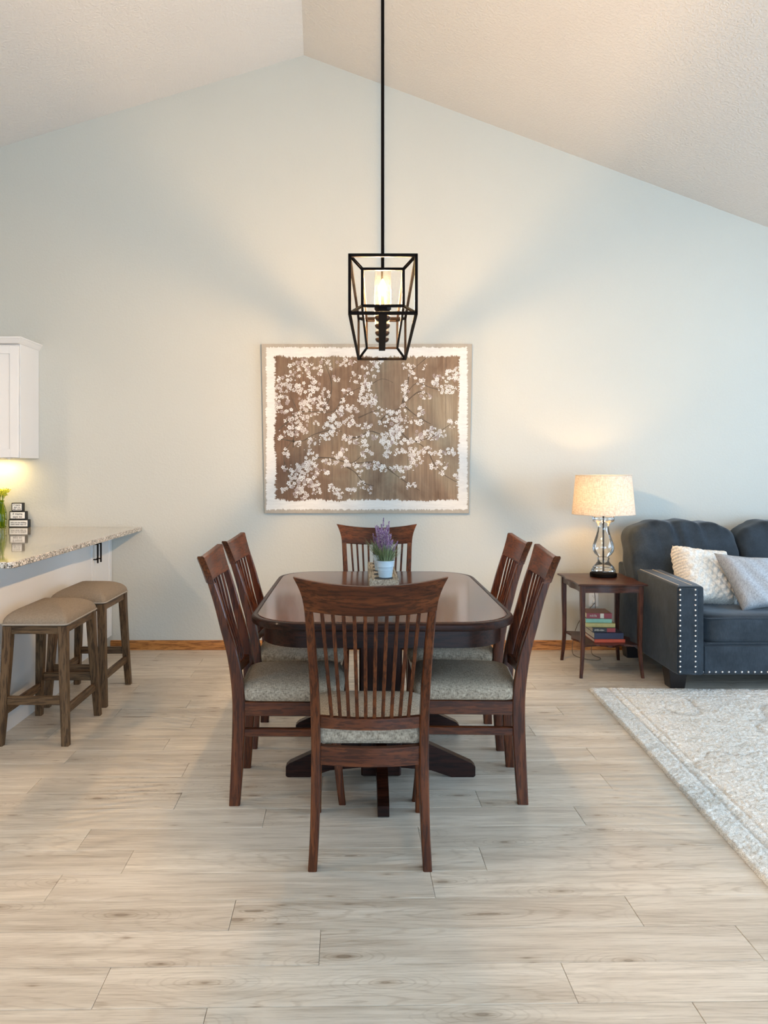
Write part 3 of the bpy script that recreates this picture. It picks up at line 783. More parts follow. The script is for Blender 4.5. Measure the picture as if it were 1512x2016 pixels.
clusters = [(300,215,90,60,25),(230,330,100,60,28),(400,240,70,60,15),(480,200,40,40,8),(620,185,70,20,10),(780,225,60,60,14),(840,180,30,20,5),(1040,215,50,30,6),(1145,210,20,20,2),(1080,265,30,30,6),(680,290,40,40,10),(550,290,30,20,5),(740,330,45,40,16),(390,345,50,35,12),(340,420,60,60,22),(450,400,60,40,12),(400,480,90,60,40),(170,430,50,100,30),(265,350,20,20,4),(620,380,40,30,8),(600,450,20,30,4),(760,430,65,60,45),(640,510,60,40,20),(580,500,30,20,6),(1020,380,25,70,14),(1010,490,25,25,5),(1130,330,25,40,8),(1230,310,40,40,14),(1330,280,50,40,18),(1300,370,80,25,18),(1150,410,50,25,10),(1130,520,25,30,7),(250,520,60,20,8),(250,590,60,40,15),(330,570,50,40,12),(410,590,25,20,4),(290,650,60,40,18),(200,660,50,40,12),(540,540,50,30,12),(530,600,60,30,14),(490,620,30,15,5),(640,590,40,30,10),(740,610,60,20,12),(870,520,70,30,16),(870,600,30,20,6),(960,560,50,50,16),(1000,600,50,50,16),(540,660,40,20,8),(470,690,40,25,9),(400,720,40,30,10),(350,765,25,20,4),(290,735,30,20,5),(640,700,50,30,14),(720,720,50,40,14),(760,670,20,20,4),(810,690,20,20,4),(920,700,65,70,55),(960,650,40,30,14),(1070,560,60,30,8),(1140,590,40,20,6),(1040,720,50,20,10),(1130,680,40,40,14),(1210,670,50,45,26),(1280,670,30,30,8),(1350,600,40,30,8),(600,780,25,20,5),(550,810,50,20,8),(620,840,25,20,4),(760,800,40,25,7),(890,800,40,25,8),(980,790,40,20,8),(1070,790,40,30,10),(1110,830,50,50,24),(1180,780,40,20,7),(1290,800,80,20,14),(1330,780,30,15,6),(600,880,30,20,5),(680,880,50,20,8),(750,880,30,20,6),(820,880,40,25,8),(870,910,25,25,6),(710,930,20,20,4),(960,905,40,20,8),(1020,905,40,20,8),(1065,910,20,20,4),(1230,880,35,30,10),(1300,880,25,25,5),(1270,930,20,15,3),(380,830,40,40,12),(370,880,50,30,12),(240,900,60,30,10),(290,940,70,50,26),(350,960,60,40,16),(300,1000,80,40,26),(310,1070,50,40,18),(400,1000,40,30,8),(410,1070,30,40,8),(510,1030,30,20,5),(560,1070,40,30,12),(650,1060,40,25,8),(720,1010,25,30,5),(770,1050,25,25,6),(1000,970,25,15,4),(1060,1020,40,20,5),(190,1050,30,20,4),(200,800,20,30,5),(160,690,20,20,3),(500,860,60,20,8),(440,920,60,20,8),(1380,960,20,15,3),(1370,250,30,30,6)]
PETS = [plain('petal_white', (0.72, 0.68, 0.62), 0.8, var=0.1, scale=60), plain('petal_cream', (0.60, 0.54, 0.48), 0.8, var=0.15, scale=60), plain('petal_mauve', (0.40, 0.31, 0.27), 0.8, var=0.2, scale=60), plain('blossom_eye', (0.14, 0.10, 0.08), 0.8)]
mb = MB(); rg = random.Random(4); layer = 0
for cx_, cy_, rx, ry, n in clusters:
    for i in range(int(n*1.45)):
        a = rg.uniform(0, 2*PI); q = math.sqrt(rg.random())*1.08
        px, py = cx_+rx*q*math.cos(a), cy_+ry*q*math.sin(a)
        px = min(max(px, 140), 1400); py = min(max(py, 135), 1120)
        layer = (layer+1) % 40; off = 0.0009+0.00004*layer
        bud = rg.random() < 0.3; R0 = rg.uniform(3, 6) if bud else rg.uniform(10.5, 16.5)
        mb.mi = rg.choice((0, 0, 0, 0, 1, 1, 2)) if px > 420 else rg.choice((0, 0, 1, 1, 1, 2))
        if bud:
            vs = [canvas_pt(*zp(px+R0*math.cos(t*PI/3), py+R0*math.sin(t*PI/3)*rg.uniform(0.7, 1.1)), off) for t in range(6)]; mb.add(vs, [[0, 1, 2, 3, 4, 5]]); continue
        a0 = rg.uniform(0, 2*PI); sq = rg.uniform(0.6, 1.0); tl = rg.uniform(0, PI)
        for p in range(5):
            if rg.random() < 0.08: continue
            ang = a0+2*PI*p/5; vs = []
            for t in range(7):
                th = 2*PI*t/7; ex = R0*0.60+R0*0.42*math.cos(th); ey = R0*0.36*math.sin(th)
                fx = ex*math.cos(ang)-ey*math.sin(ang); fy = ex*math.sin(ang)+ey*math.cos(ang)
                u_ = fx*math.cos(tl)+fy*math.sin(tl); v_ = (-fx*math.sin(tl)+fy*math.cos(tl))*sq
                fx, fy = u_*math.cos(tl)-v_*math.sin(tl), u_*math.sin(tl)+v_*math.cos(tl)
                vs.append(canvas_pt(*zp(px+fx, py+fy), off+0.00001*p))
            mb.add(vs, [[0, 1, 2, 3, 4, 5, 6]])
        m0 = mb.mi; mb.mi = 3
        if rg.random() < 0.55:
            mb.add([canvas_pt(*zp(px+2.6*math.cos(t*PI/2.5), py+2.4*math.sin(t*PI/2.5)), off+0.0001) for t in range(5)], [[0, 1, 2, 3, 4]])
        mb.mi = m0
o = mb.build('painted_blossoms', PETS, pic, smooth=False, loc=(0, 0, 0.622)); tag(o, kind='stuff')

# ------------------------------------------------------------------ kitchen: upper cabinet, peninsula, countertop
cab = empty('wall_cabinet', (-2.75, YB, 1.414)); tag(cab, 'white wall cabinet with crown moulding at the left edge above the counter', 'cabinet')
cx0, cxr = -3.55, -2.362
mb = MB(); mb.box(((cx0+cxr)/2+2.75, -0.155-0.001, 0.400), (cxr-cx0, 0.31, 0.80), 0.002); mb.build('body', WHITEP, cab)
for k in range(2):
    w = (cxr-cx0)/2; xc = cxr-w/2-k*w+2.75
    mb = MB(); mb.box((xc, -0.327, 0.394), (w-0.006, 0.018, 0.780), 0.002)
    dr = mb.build('door', WHITEP, cab)
    mb = MB(); t = 0.058
    for sx in (-1, 1): mb.box((xc+sx*(w/2-0.003-t/2), -0.339, 0.394), (t, 0.008, 0.780), 0.0015)
    for sz in (-1, 1): mb.box((xc, -0.339, 0.394+sz*(0.390-t/2)), (w-0.006-2*t, 0.008, t), 0.0015)
    mb.build('door_frame', WHITEP, dr)
mb = MB()                                                            # crown: flares outward front and right
r0, r1 = [], []
for o_, z in ((0.0, 0.796), (0.006, 0.801), (0.016, 0.816), (0.024, 0.829), (0.028, 0.832), (0.028, 0.841)):
    r0.append([(cx0+2.75, -0.343-o_, z), (cxr+2.75+o_, -0.343-o_, z), (cxr+2.75+o_, -0.001, z), (cx0+2.75, -0.001, z)])
mb.loft(r0); mb.build('crown_moulding', WHITEP, cab, smooth=False)
mb = MB(); mb.lathe([(0.006, -0.010), (0.014, -0.004), (0.014, 0.0)], (0.30, -0.30, 0.0), 14); mb.build('light_puck', plain('puck_white', (0.9, 0.85, 0.7), 0.4), cab)

pen = empty('kitchen_peninsula', (-2.3, 4.6, 0)); tag(pen, 'white kitchen peninsula with panelled back and end cupboard under the granite counter', 'cabinet')
ox, oy = -2.3, 4.6
PX = -1.805
mb = MB(); mb.box(((PX-3.58)/2-ox, (3.70+4.93)/2-oy, 0.44), (PX+3.58, 4.93-3.70, 0.88), 0.002); mb.build('body', WHITEP, pen)
mb = MB(); mb.prism([(PX-ox, 0.0), (PX+0.014-ox, 0.0), (PX+0.014-ox, 0.075), (PX+0.008-ox, 0.090), (PX-ox, 0.090)], 'y', 3.70-oy, 4.93-oy); mb.build('base_moulding', WHITEP, pen, smooth=False)
CF = -1.845
mb = MB(); mb.box(((CF-3.58)/2-ox, (4.93+YB-0.002)/2-oy, 0.49), (CF+3.58, YB-0.002-4.93, 0.78), 0.001); mb.build('cupboard_body', WHITEP, pen)
mb = MB(); mb.box(((-1.915-3.58)/2-ox, (4.93+YB-0.002)/2-oy, 0.05), (-1.915+3.58, YB-0.002-4.93, 0.10), 0.001); mb.build('toe_kick', WHITEP, pen)
for k, (a, b) in enumerate(((4.955, 5.325), (5.329, 5.690))):
    yc_, w = (a+b)/2-oy, b-a
    mb = MB(); mb.box((CF+0.009-ox, yc_, 0.49), (0.016, w, 0.765), 0.0015); dr = mb.build('door', WHITEP, pen)
    mb = MB(); t = 0.055
    for s in (-1, 1): mb.box((CF+0.020-ox, yc_+s*(w/2-t/2), 0.49), (0.008, t, 0.765), 0.0015)
    for s in (-1, 1): mb.box((CF+0.020-ox, yc_, 0.49+s*(0.3825-t/2)), (0.008, w-2*t, t), 0.0015)
    mb.build('door_frame', WHITEP, dr)
    hy = (b-0.030 if k == 0 else a+0.030)-oy
    mb = MB(); mb.bar((CF+0.054-ox, hy, 0.69), (CF+0.054-ox, hy, 0.845), 0.010, 0.010, 0.002, up=(0, 1, 0))
    for z in (0.715, 0.820): mb.bar((CF+0.022-ox, hy, z), (CF+0.052-ox, hy, z), 0.008, 0.008, 0.001)
    mb.build('handle', BLACK, dr)
CTZ = 0.91
mb = MB(); poly = [(-1.60, YB-0.001), (-3.60, YB-0.001), (-3.60, 3.57)]
r = 0.035
for k in range(7):
    t = -PI/2+PI/2*k/6; poly.append((-1.60-r+r*math.cos(t), 3.57+r+r*math.sin(t)))
rings = []
def off(poly, d):
    c = (-2.6, 4.6); return [(x+(d if x < c[0] else -d), y+(d if y < c[1] else 0)) for x, y in poly]
for d_, z in ((0.003, 0.880), (0.0, 0.883), (0.0, 0.907), (0.003, 0.910)):
    rings.append([(x, y, z) for x, y in off(poly, d_)])
mb.loft(rings); ct = mb.build('granite_countertop', GRANITE, smooth=False); tag(ct, 'speckled polished granite countertop running out from the wall on the left', 'countertop')

# block signs
def text_mesh(name, s, size, mat, parent, loc, rot, bold=0.0):
    cu = bpy.data.curves.new(name, 'FONT'); cu.body = s; cu.size = size; cu.align_x = 'CENTER'; cu.align_y = 'CENTER'; cu.space_line = 0.9; cu.extrude = 0.0002; cu.offset = bold
    to = bpy.data.objects.new(name+'_tmp', cu); COL.objects.link(to)
    dg = bpy.context.evaluated_depsgraph_get(); me = bpy.data.meshes.new_from_object(to.evaluated_get(dg))
    bpy.data.objects.remove(to); me.materials.clear(); me.materials.append(mat)
    o = bpy.data.objects.new(name, me); COL.objects.link(o); o.parent = parent; o.location = loc; o.rotation_euler = rot; return o
INK = plain('black_ink', (0.02, 0.02, 0.02), 0.6); SIGNW = plain('sign_white', (0.85, 0.83, 0.78), 0.6, var=0.05)
SBL = plain('sign_black', (0.010, 0.009, 0.008), 0.5)
zc_ = CTZ
for w, h, xc, txt, sz, lab in ((0.146, 0.058, -2.487, 'who are we kidding\nmimi never says no', 0.0145, 'widest black-framed white word block, bottom of the stack on the counter'),
                          (0.120, 0.060, -2.494, 'if mama\nsays no', 0.023, 'middle black-framed white word block of the stack on the counter'),
                          (0.082, 0.062, -2.498, 'if mama\nsays no\nask mimi', 0.0165, 'smallest black-framed white word block on top of the stack')):
    o = empty('word_block', (xc, 5.655, zc_)); tag(o, lab, 'sign', 'stacked word blocks on the counter')
    mb = MB(); mb.box((0, 0, h/2), (w, 0.038, h), 0.0015); mb.build('block', SBL, o)
    mb = MB(); mb.box((0, -0.0195, h/2), (w-0.014, 0.0015, h-0.014), 0.0004); f = mb.build('face_panel', SIGNW, o)
    text_mesh('lettering', txt, sz, INK, f, (0, -0.0206, h/2), (PI/2, 0, 0), 0.0003)
    zc_ += h

# flower vase at the left edge
vz = empty('flower_vase', (-2.600, 5.60, CTZ)); tag(vz, 'green glass vase of yellow-green flowers at the left edge of the counter', 'vase')
mb = MB(); mb.lathe([(0.030, 0.0), (0.036, 0.003), (0.040, 0.04), (0.041, 0.09), (0.036, 0.13), (0.026, 0.165), (0.020, 0.185), (0.024, 0.20)], n=32, cap=False); mb.lathe([(0.0, 0.002), (0.034, 0.002)], n=32, cap=False)
mb.build('vase_glass', GREENGLASS, vz)
STEM = plain('flower_stem', (0.18, 0.26, 0.03), 0.6); YEL = plain('yellow_petals', (0.62, 0.60, 0.03), 0.7, var=0.35, scale=90); YG = plain('yellow_green_bud', (0.36, 0.46, 0.05), 0.7, var=0.3)
rg = random.Random(8); mb = MB(); fl = MB()
for k in range(13):
    a = rg.uniform(0, 2*PI); r_ = rg.uniform(0.01, 0.022); sp = rg.uniform(0.02, 0.055); H = rg.uniform(0.23, 0.265)
    mb.tube([(-r_*math.cos(a), -r_*math.sin(a), 0.008), (0.012*math.cos(a), 0.012*math.sin(a), 0.19), (sp*math.cos(a), sp*math.sin(a), H)], 0.0022, 6)
    for q in range(60):
        p = Vector((sp*math.cos(a), sp*math.sin(a), H))+Vector((rg.gauss(0, 0.011), rg.gauss(0, 0.011), rg.gauss(0.004, 0.009))); s = rg.uniform(0.0026, 0.0052)
        fl.mi = 0 if rg.random() < 0.72 else 1
        fl.add([p+Vector((s, 0, 0)), p+Vector((0, s, 0)), p+Vector((-s, 0, 0)), p+Vector((0, -s, 0)), p+Vector((0, 0, s)), p-Vector((0, 0, s))], [[0, 1, 4], [1, 2, 4], [2, 3, 4], [3, 0, 4], [1, 0, 5], [2, 1, 5], [3, 2, 5], [0, 3, 5]])
tag(mb.build('stems', STEM, vz), kind='stuff'); tag(fl.build('flower_heads', [YEL, YG], vz), kind='stuff')

# ------------------------------------------------------------------ bar stools (local origin: centre of the floor footprint, long side along y)
def make_stool():
    root = empty('bar_stool')
    hx, hy = 0.160, 0.222                                            # seat half sizes
    fx, fy = 0.178, 0.250
    for sx in (-1, 1):
        for sy in (-1, 1):
            mb = MB(); rings = []
            for k in range(9):
                t = k/8; z = 0.575*t; e = (1-t)**1.25
                h = lerp(0.0185, 0.0235, t)
                rings.append(chamf_ring(sx*lerp(hx-0.026, fx-0.018, e), sy*lerp(hy-0.028, fy-0.020, e), z, h*0.95, h, 0.004))
            mb.loft(rings); mb.build('leg', STZ, root)
    for sx in (-1, 1):
        mb = MB(); mb.box((sx*(hx-0.022), 0, 0.556), (0.020, 2*hy-0.07, 0.040), 0.002); mb.build('seat_rail', STY, root)
        mb = MB(); mb.bar((sx*0.149, -0.212, 0.162), (sx*0.149, 0.212, 0.162), 0.020, 0.042, 0.003); mb.build('stretcher', STY, root)
    for sy in (-1, 1):
        mb = MB(); mb.box((0, sy*(hy-0.022), 0.556), (2*hx-0.07, 0.020, 0.040), 0.002); mb.build('seat_rail', STX, root)
        mb = MB(); mb.bar((-0.130, sy*0.216, 0.215), (0.130, sy*0.216, 0.215), 0.020, 0.042, 0.003); mb.build('stretcher', STX, root)
    mb = MB(); out = rrect(hx, hy, 0.022, 5)
    lay = [(0.97, 0.0), (0.995, 0.004), (1.0, 0.012), (0.99, 0.022), (0.965, 0.033), (0.91, 0.046), (0.82, 0.059), (0.69, 0.071), (0.53, 0.081), (0.35, 0.088), (0.17, 0.092), (0.04, 0.093)]
    puff(mb, out, lay, (0, 0, 0.577)); mb.build('seat_cushion', TAUPE, root, angle=80)
    mb = MB(); pts = [(x*1.005, y*1.005, 0.584) for x, y in out]; mb.tube(pts+[pts[0]], 0.0042, 6, cap=False); mb.build('piping', PIPING, root)
    return root
st = make_stool()
st.location = (-1.578, 3.965, 0); tag(st, 'nearer backless bar stool with taupe padded seat and weathered wooden legs, by the counter', 'stool', 'bar stools at the counter')
s2 = copy_tree(st); s2.location = (-1.590, 4.565, 0); tag(s2, 'farther backless taupe bar stool behind the nearer one, next to the end cupboard', 'stool', 'bar stools at the counter')

# ------------------------------------------------------------------ side table
TX0, TY0 = 1.625, 5.16
stb = empty('side_table', (TX0, TY0, 0)); tag(stb, 'small dark wooden side table with shaped top and lower shelf between dining set and sofa', 'side table')
def serp(hx, hy, bx, by, n=16):
    """outline with square corners and serpentine sides"""
    pts = []
    def w(t): return math.cos(PI*t)**2*0.35 + 0.0 if abs(t) > 1 else (0.5*(1+math.cos(2*PI*t/1.0*0.5)))  # one swell in the middle
    cs = [(-hx, -hy), (hx, -hy), (hx, hy), (-hx, hy)]
    for i in range(4):
        a, b = cs[i], cs[(i+1) % 4]; L = math.dist(a, b); nx, ny = (b[1]-a[1])/L, -(b[0]-a[0])/L
        amp = by if i % 2 == 0 else bx
        for k in range(n):
            t = k/n; e = -amp*math.sin(PI*t)**2 + amp*1.5*math.sin(PI*t)**8
            pts.append((lerp(a[0], b[0], t)+nx*e, lerp(a[1], b[1], t)+ny*e))
    return pts
mb = MB(); out = serp(0.222, 0.262, 0.016, 0.010)
def sc(o, d): return [(x*(1-d/0.22), y*(1-d/0.26)) for x, y in o]
mb.loft([[(x, y, z) for x, y in sc(out, i)] for i, z in ((0.006, 0.591), (0.0, 0.594), (0.0, 0.600), (0.004, 0.604), (0.010, 0.605))]); mb.build('table_top', SX, stb, angle=25)
mb = MB(); oa = sc(out, 0.024); ob = sc(out, 0.040)
mb.loft([[(x, y, z) for x, y in o] for o, z in ((oa, 0.591), (oa, 0.546), (ob, 0.546), (ob, 0.591))], cap=False); mb.build('apron', SX, stb)
LX, LY = 0.190, 0.228
for sx in (-1, 1):
    for sy in (-1, 1):
        mb = MB(); rings = []
        for k in range(15):
            t = k/14; z = 0.590*t
            f = 0.020*max(0, (0.35-t)/0.35)**1.6 - 0.004*math.sin(PI*min(1, t*1.3))
            h = lerp(0.0095, 0.0165, t**0.8)
            rings.append(chamf_ring(sx*(LX-0.004+f*0.6), sy*(LY-0.006+f*0.5), z, h, h, 0.003))
        mb.loft(rings); mb.build('leg', SZ, stb)
mb = MB(); os_ = [(x, y) for x, y in serp(0.180, 0.216, 0.030, 0.045)]
mb.loft([[(x, y, z) for x, y in os_] for z in (0.196, 0.208)]); mb.build('shelf', SX, stb, smooth=False)

# books on the shelf
def book(w, d, t, x, y, z, rz, cov, lab, pages=True, spine=None, txt=None, tcol=None):
    root = empty('book', (x, y, z), rz); tag(root, lab, 'book', 'books stacked on the side table shelf')
    c = 0.0022
    mb = MB()
    for zz in (c/2, t-c/2): mb.box((0, 0, zz), (w, d, c), 0.0005)
    mb.box((0, -d/2+c/2, t/2), (w, c, t-2*c), 0)
    mb.build('cover', cov, root)
    mb = MB(); mb.box((0, 0.001, t/2), (w-0.006, d-0.008, t-2*c-0.0004), 0); mb.build('pages', PAPER, root)
    if spine:
        mb = MB(); mb.box((spine[0], -d/2-0.0004, t/2), (spine[1], 0.0008, t*0.86), 0); mb.build('spine_panel', spine[2], root)
    if txt:                                                          # row of tiny light strokes where the spine title is
        mb = MB(); q = random.Random(int(w*1e4)); x_ = txt[0]
        while x_ < txt[1]:
            ww = q.uniform(0.0012, 0.0026); hh_ = t*q.choice((0.22, 0.3, 0.4)); mb.box((x_, -d/2-0.0006, t/2+q.uniform(-1, 1)*t*0.05), (ww, 0.0006, hh_)); x_ += ww+q.uniform(0.0014, 0.004)
        mb.build('lettering', txt[2], root)
    return z+t
def flat(n, c, r=0.35): return plain(n, c, r, var=0.15, scale=50)
ORANGE = flat('orange_cover', (0.55, 0.07, 0.02)); NAVY = flat('navy_cover', (0.015, 0.018, 0.05)); BLK = flat('black_cover', (0.015, 0.010, 0.010)); OLIVE = flat('yellow_olive_cover', (0.45, 0.36, 0.10)); TEAL = flat('teal_cover', (0.20, 0.42, 0.30)); RED = flat('red_cover', (0.24, 0.006, 0.010)); DRED = flat('dark_red_panel', (0.28, 0.02, 0.02)); CREAM = flat('cream_panel', (0.62, 0.55, 0.42))
z = 0.2085
z = book(0.200, 0.215, 0.021, 1.640, 5.120, z, 0, ORANGE, 'thin orange-red hardback lying lowest in the book stack')
z = book(0.190, 0.215, 0.040, 1.636, 5.125, z, 0, NAVY, 'thick navy hardback lying on the orange book')
z = book(0.150, 0.200, 0.030, 1.612, 5.135, z, R(-1), BLK, 'black and dark red book lying on the thick navy one', spine=(0.045, 0.055, DRED), txt=(-0.062, 0.0, CREAM))
z = book(0.190, 0.190, 0.026, 1.600, 5.150, z, R(-5), OLIVE, 'olive yellow paperback between the black book and the teal one')
z = book(0.170, 0.180, 0.026, 1.592, 5.160, z, R(-4), TEAL, 'pale teal book lying directly under the red one')
z = book(0.165, 0.175, 0.036, 1.596, 5.165, z, R(-3), RED, 'bright red hardback on top of the book stack', spine=(0.018, 0.024, CREAM), txt=(-0.06, -0.015, CREAM))

# ------------------------------------------------------------------ table lamp
LXc, LYc = 1.677, 5.262
lamp = empty('table_lamp', (LXc, LYc, 0.6055)); tag(lamp, 'clear glass table lamp with a lit linen drum shade on the side table', 'lamp')
mb = MB(); mb.lathe([(0.086, 0.0), (0.089, 0.003), (0.089, 0.022), (0.085, 0.025)], n=48); mb.build('base', BLACK, lamp)
gp = [(0.070, 0.026), (0.080, 0.032), (0.081, 0.040), (0.077, 0.050), (0.070, 0.056), (0.072, 0.062), (0.064, 0.072), (0.050, 0.086), (0.040, 0.100), (0.0365, 0.112), (0.041, 0.121), (0.041, 0.127), (0.034, 0.131), (0.040, 0.138), (0.056, 0.152), (0.067, 0.170), (0.0715, 0.190), (0.069, 0.215), (0.060, 0.245), (0.048, 0.278), (0.039, 0.310), (0.036, 0.335), (0.038, 0.352), (0.046, 0.366), (0.060, 0.372), (0.070, 0.376), (0.073, 0.386), (0.073, 0.404), (0.070, 0.410), (0.030, 0.412), (0.010, 0.413)]
mb = MB(); mb.loft([[(r_*math.cos(2*PI*k/48), r_*math.sin(2*PI*k/48), z_) for k in range(48)] for r_, z_ in gp], cap=False); mb.build('glass_body', GLASS, lamp, angle=60)
mb = MB(); mb.tube([(0, 0, 0.024), (0, 0, 0.470)], 0.0058, 12); mb.build('stem', BRONZE, lamp)
mb = MB(); mb.lathe([(0.012, 0.470), (0.017, 0.474), (0.017, 0.500), (0.013, 0.504)], n=20); mb.build('socket', BRONZE, lamp)
mb = MB(); mb.lathe([(0.012, 0.504), (0.018, 0.515), (0.027, 0.535), (0.029, 0.550), (0.025, 0.566), (0.014, 0.577), (0.002, 0.580)], n=20); mb.build('bulb', LBULB, lamp)
z0_, z1_ = 0.4245, 0.6895
mb = MB(); n = 64
def sr(z): return lerp(0.2085, 0.184, (z-z0_)/(z1_-z0_))
mb.loft([[(sr(z)*math.cos(2*PI*k/n), sr(z)*math.sin(2*PI*k/n), z) for k in range(n)] for z in (z0_, z0_+0.1, z0_+0.2, z1_)], cap=False)
sh = mb.build('shade', SHADE, lamp)
RIM = plain('shade_trim', (0.50, 0.44, 0.36), 0.8)
mb = MB()
for zz in (z0_, z1_):
    mb.tube([((sr(zz)+0.0)*math.cos(2*PI*k/n), sr(zz)*math.sin(2*PI*k/n), zz) for k in range(n+1)], 0.0022, 6, cap=False)
mb.build('rim', RIM, sh)
mb = MB()
for k in range(3):
    a = 2*PI*k/3+0.3; mb.tube([(0.0, 0.0, 0.668), (0.183*math.cos(a), 0.183*math.sin(a), 0.682)], 0.0015, 6)
mb.tube([(0.034, 0, 0.47), (0.045, 0, 0.55), (0.03, 0, 0.64), (0, 0, 0.668)], 0.0013, 6); mb.tube([(-0.034, 0, 0.47), (-0.045, 0, 0.55), (-0.03, 0, 0.64), (0, 0, 0.668)], 0.0013, 6)
mb.tube([(-0.034, 0, 0.47), (0.034, 0, 0.47)], 0.0013, 6)
mb.build('harp', BRONZE, lamp)
CORD = plain('brown_cord', (0.10, 0.07, 0.045), 0.6)
mb = MB()
cpts = [(LXc-0.01, LYc+0.08, 0.612), (LXc-0.01, 5.452, 0.607), (LXc-0.005, 5.462, 0.52), (LXc+0.01, 5.475, 0.40), (LXc+0.02, 5.52, 0.20), (LXc+0.0, 5.53, 0.02), (LXc+0.03, 5.42, 0.006), (LXc-0.02, 5.36, 0.006), (LXc-0.10, 5.42, 0.006), (LXc-0.13, 5.56, 0.02), (LXc-0.06, 5.66, 0.20), (1.742, 5.666, 0.35)]
sm = []
for i in range(len(cpts)-1):
    p0, p1, p2, p3 = [Vector(cpts[max(0, min(len(cpts)-1, j))]) for j in (i-1, i, i+1, i+2)]
    for t in (0, 0.2, 0.4, 0.6, 0.8): sm.append(0.5*((2*p1)+(p2-p0)*t+(2*p0-5*p1+4*p2-p3)*t*t+(3*p1-p0-3*p2+p3)*t**3))
sm.append(Vector(cpts[-1]))
for q in sm: q.z = max(q.z, 0.004)
mb.tube([q-Vector((LXc, LYc, 0.6055)) for q in sm], 0.0024, 6); mb.build('cord', CORD, lamp)

# outlet
op = empty('wall_outlet', (1.742, YB, 0.378)); tag(op, 'white wall outlet behind the side table', 'outlet')
mb = MB(); mb.box((0, -0.003, 0), (0.072, 0.006, 0.116), 0.002); mb.build('cover_plate', WHITEPLASTIC, op)
mb = MB()
mb.box((0, -0.0075, 0), (0.034, 0.003, 0.068), 0.001); f = mb.build('receptacle', WHITEPLASTIC, op)
mb = MB()
for zz in (0.017, -0.017):
    for sx in (-1, 1): mb.box((sx*0.006, -0.0093, zz+0.003), (0.0022, 0.0008, 0.009))
    mb.box((0, -0.0093, zz-0.008), (0.004, 0.0008, 0.004))
mb.build('slots', SLOT, f)
mb = MB(); mb.box((0.0, -0.020, -0.018), (0.020, 0.022, 0.022), 0.004); mb.build('plug', WHITEPLASTIC, op)

# ------------------------------------------------------------------ sofa
AX0, AX1, SY0, SY1 = 1.888, 2.052, 4.563, 5.575
sofa = empty('sofa', (3.1, 5.07, 0)); tag(sofa, 'dark slate velvet sofa with nailhead trim on the arm at the right edge', 'sofa')
def S3(x, y, z): return (x-3.1, y-5.07, z)
SXR = 4.40
def arm(x0, x1):
    mb = MB()
    # side profile slightly higher at the rear
    prof = []
    rings = []
    for k in range(13):
        t = k/12; y = lerp(SY0, SY1, t); zt = lerp(0.648, 0.668, t); r_ = 0.016
        if k == 0: ins = 0.004
        else: ins = 0
        ring = []
        for (cx_, cz_, t0) in ((x1-r_-ins, zt-r_-ins, 0), (x0+r_+ins, zt-r_-ins, PI/2), (x0+r_+ins, 0.115+r_+ins, PI), (x1-r_-ins, 0.115+r_+ins, 3*PI/2)):
            for q in range(5):
                a = t0+PI/2*q/4; ring.append(S3(cx_+r_*math.cos(a), y, cz_+r_*math.sin(a)))
        rings.append(ring)
    mb.loft(rings); return mb.build('arm', VELVET, sofa, angle=40)
armo = arm(AX0, AX1); arm(SXR-(AX1-AX0), SXR)
# raised front panel and top strips of the arm, with piping seams
mb = MB(); mb.box(S3((AX0+AX1)/2-0.016, SY0-0.004, 0.381), (0.112, 0.014, 0.515), 0.005); mb.build('front_panel', VELVET, armo)
NAILM = plain('pewter_nailhead', (0.62, 0.60, 0.58), 0.25, metal=0.9, var=0.1)
def dome(mb, c, r_, nrm):
    nrm = Vector(nrm); u = nrm.orthogonal().normalized(); v = nrm.cross(u); rings = []
    for rr, h in ((1.0, 0), (0.85, 0.45), (0.5, 0.75), (0.1, 0.85)):
        rings.append([Vector(c)+u*r_*rr*math.cos(2*PI*k/8)+v*r_*rr*math.sin(2*PI*k/8)+nrm*r_*h for k in range(8)])
    mb.loft(rings)
mb = MB()
for k in range(17):
    z = lerp(0.140, 0.625, k/16)
    for x in (1.905, 1.995): dome(mb, S3(x, SY0-0.0105, z), 0.0072, (0, -1, 0))
for k in range(62):
    dome(mb, S3(lerp(2.01, SXR-0.03, k/61), SY0+0.012, 0.133), 0.0072, (0, -1, 0))
tag(mb.build('nailhead_trim', NAILM, sofa), kind='stuff')
mb = MB()
for x in (1.907, 1.985):                                             # small stitched nail rows along the top of the arm
    for k in range(70):
        t = k/69; dome(mb, S3(x, lerp(SY0+0.02, SY1-0.05, t), lerp(0.6485, 0.6675, t)), 0.0036, (0, 0, 1))
tag(mb.build('arm_top_nailheads', plain('warm_nailhead', (0.55, 0.45, 0.33), 0.35, metal=0.7), sofa), kind='stuff')
mb = MB(); mb.box(S3((AX1+SXR-0.164)/2, (SY0+0.012+5.50)/2, 0.205), (SXR-0.164-AX1, 5.50-SY0-0.012, 0.18), 0.010); mb.build('seat_frame', VELVET, sofa)
mb = MB(); mb.box(S3((AX1+SXR-0.164)/2+0.0, 5.54, 0.46), (SXR-0.164-AX1+0.1, 0.13, 0.66), 0.03); mb.build('back_frame', VELVET, sofa)
for x in (1.890+0.062, SXR-0.09):
    for y in (4.745, 5.50):
        mb = MB(); mb.loft([chamf_ring(x-3.1, y-5.07, 0.0, 0.045, 0.045), chamf_ring(x-3.1, y-5.07, 0.118, 0.058, 0.058)]); mb.build('leg', DARKFOOT, sofa)

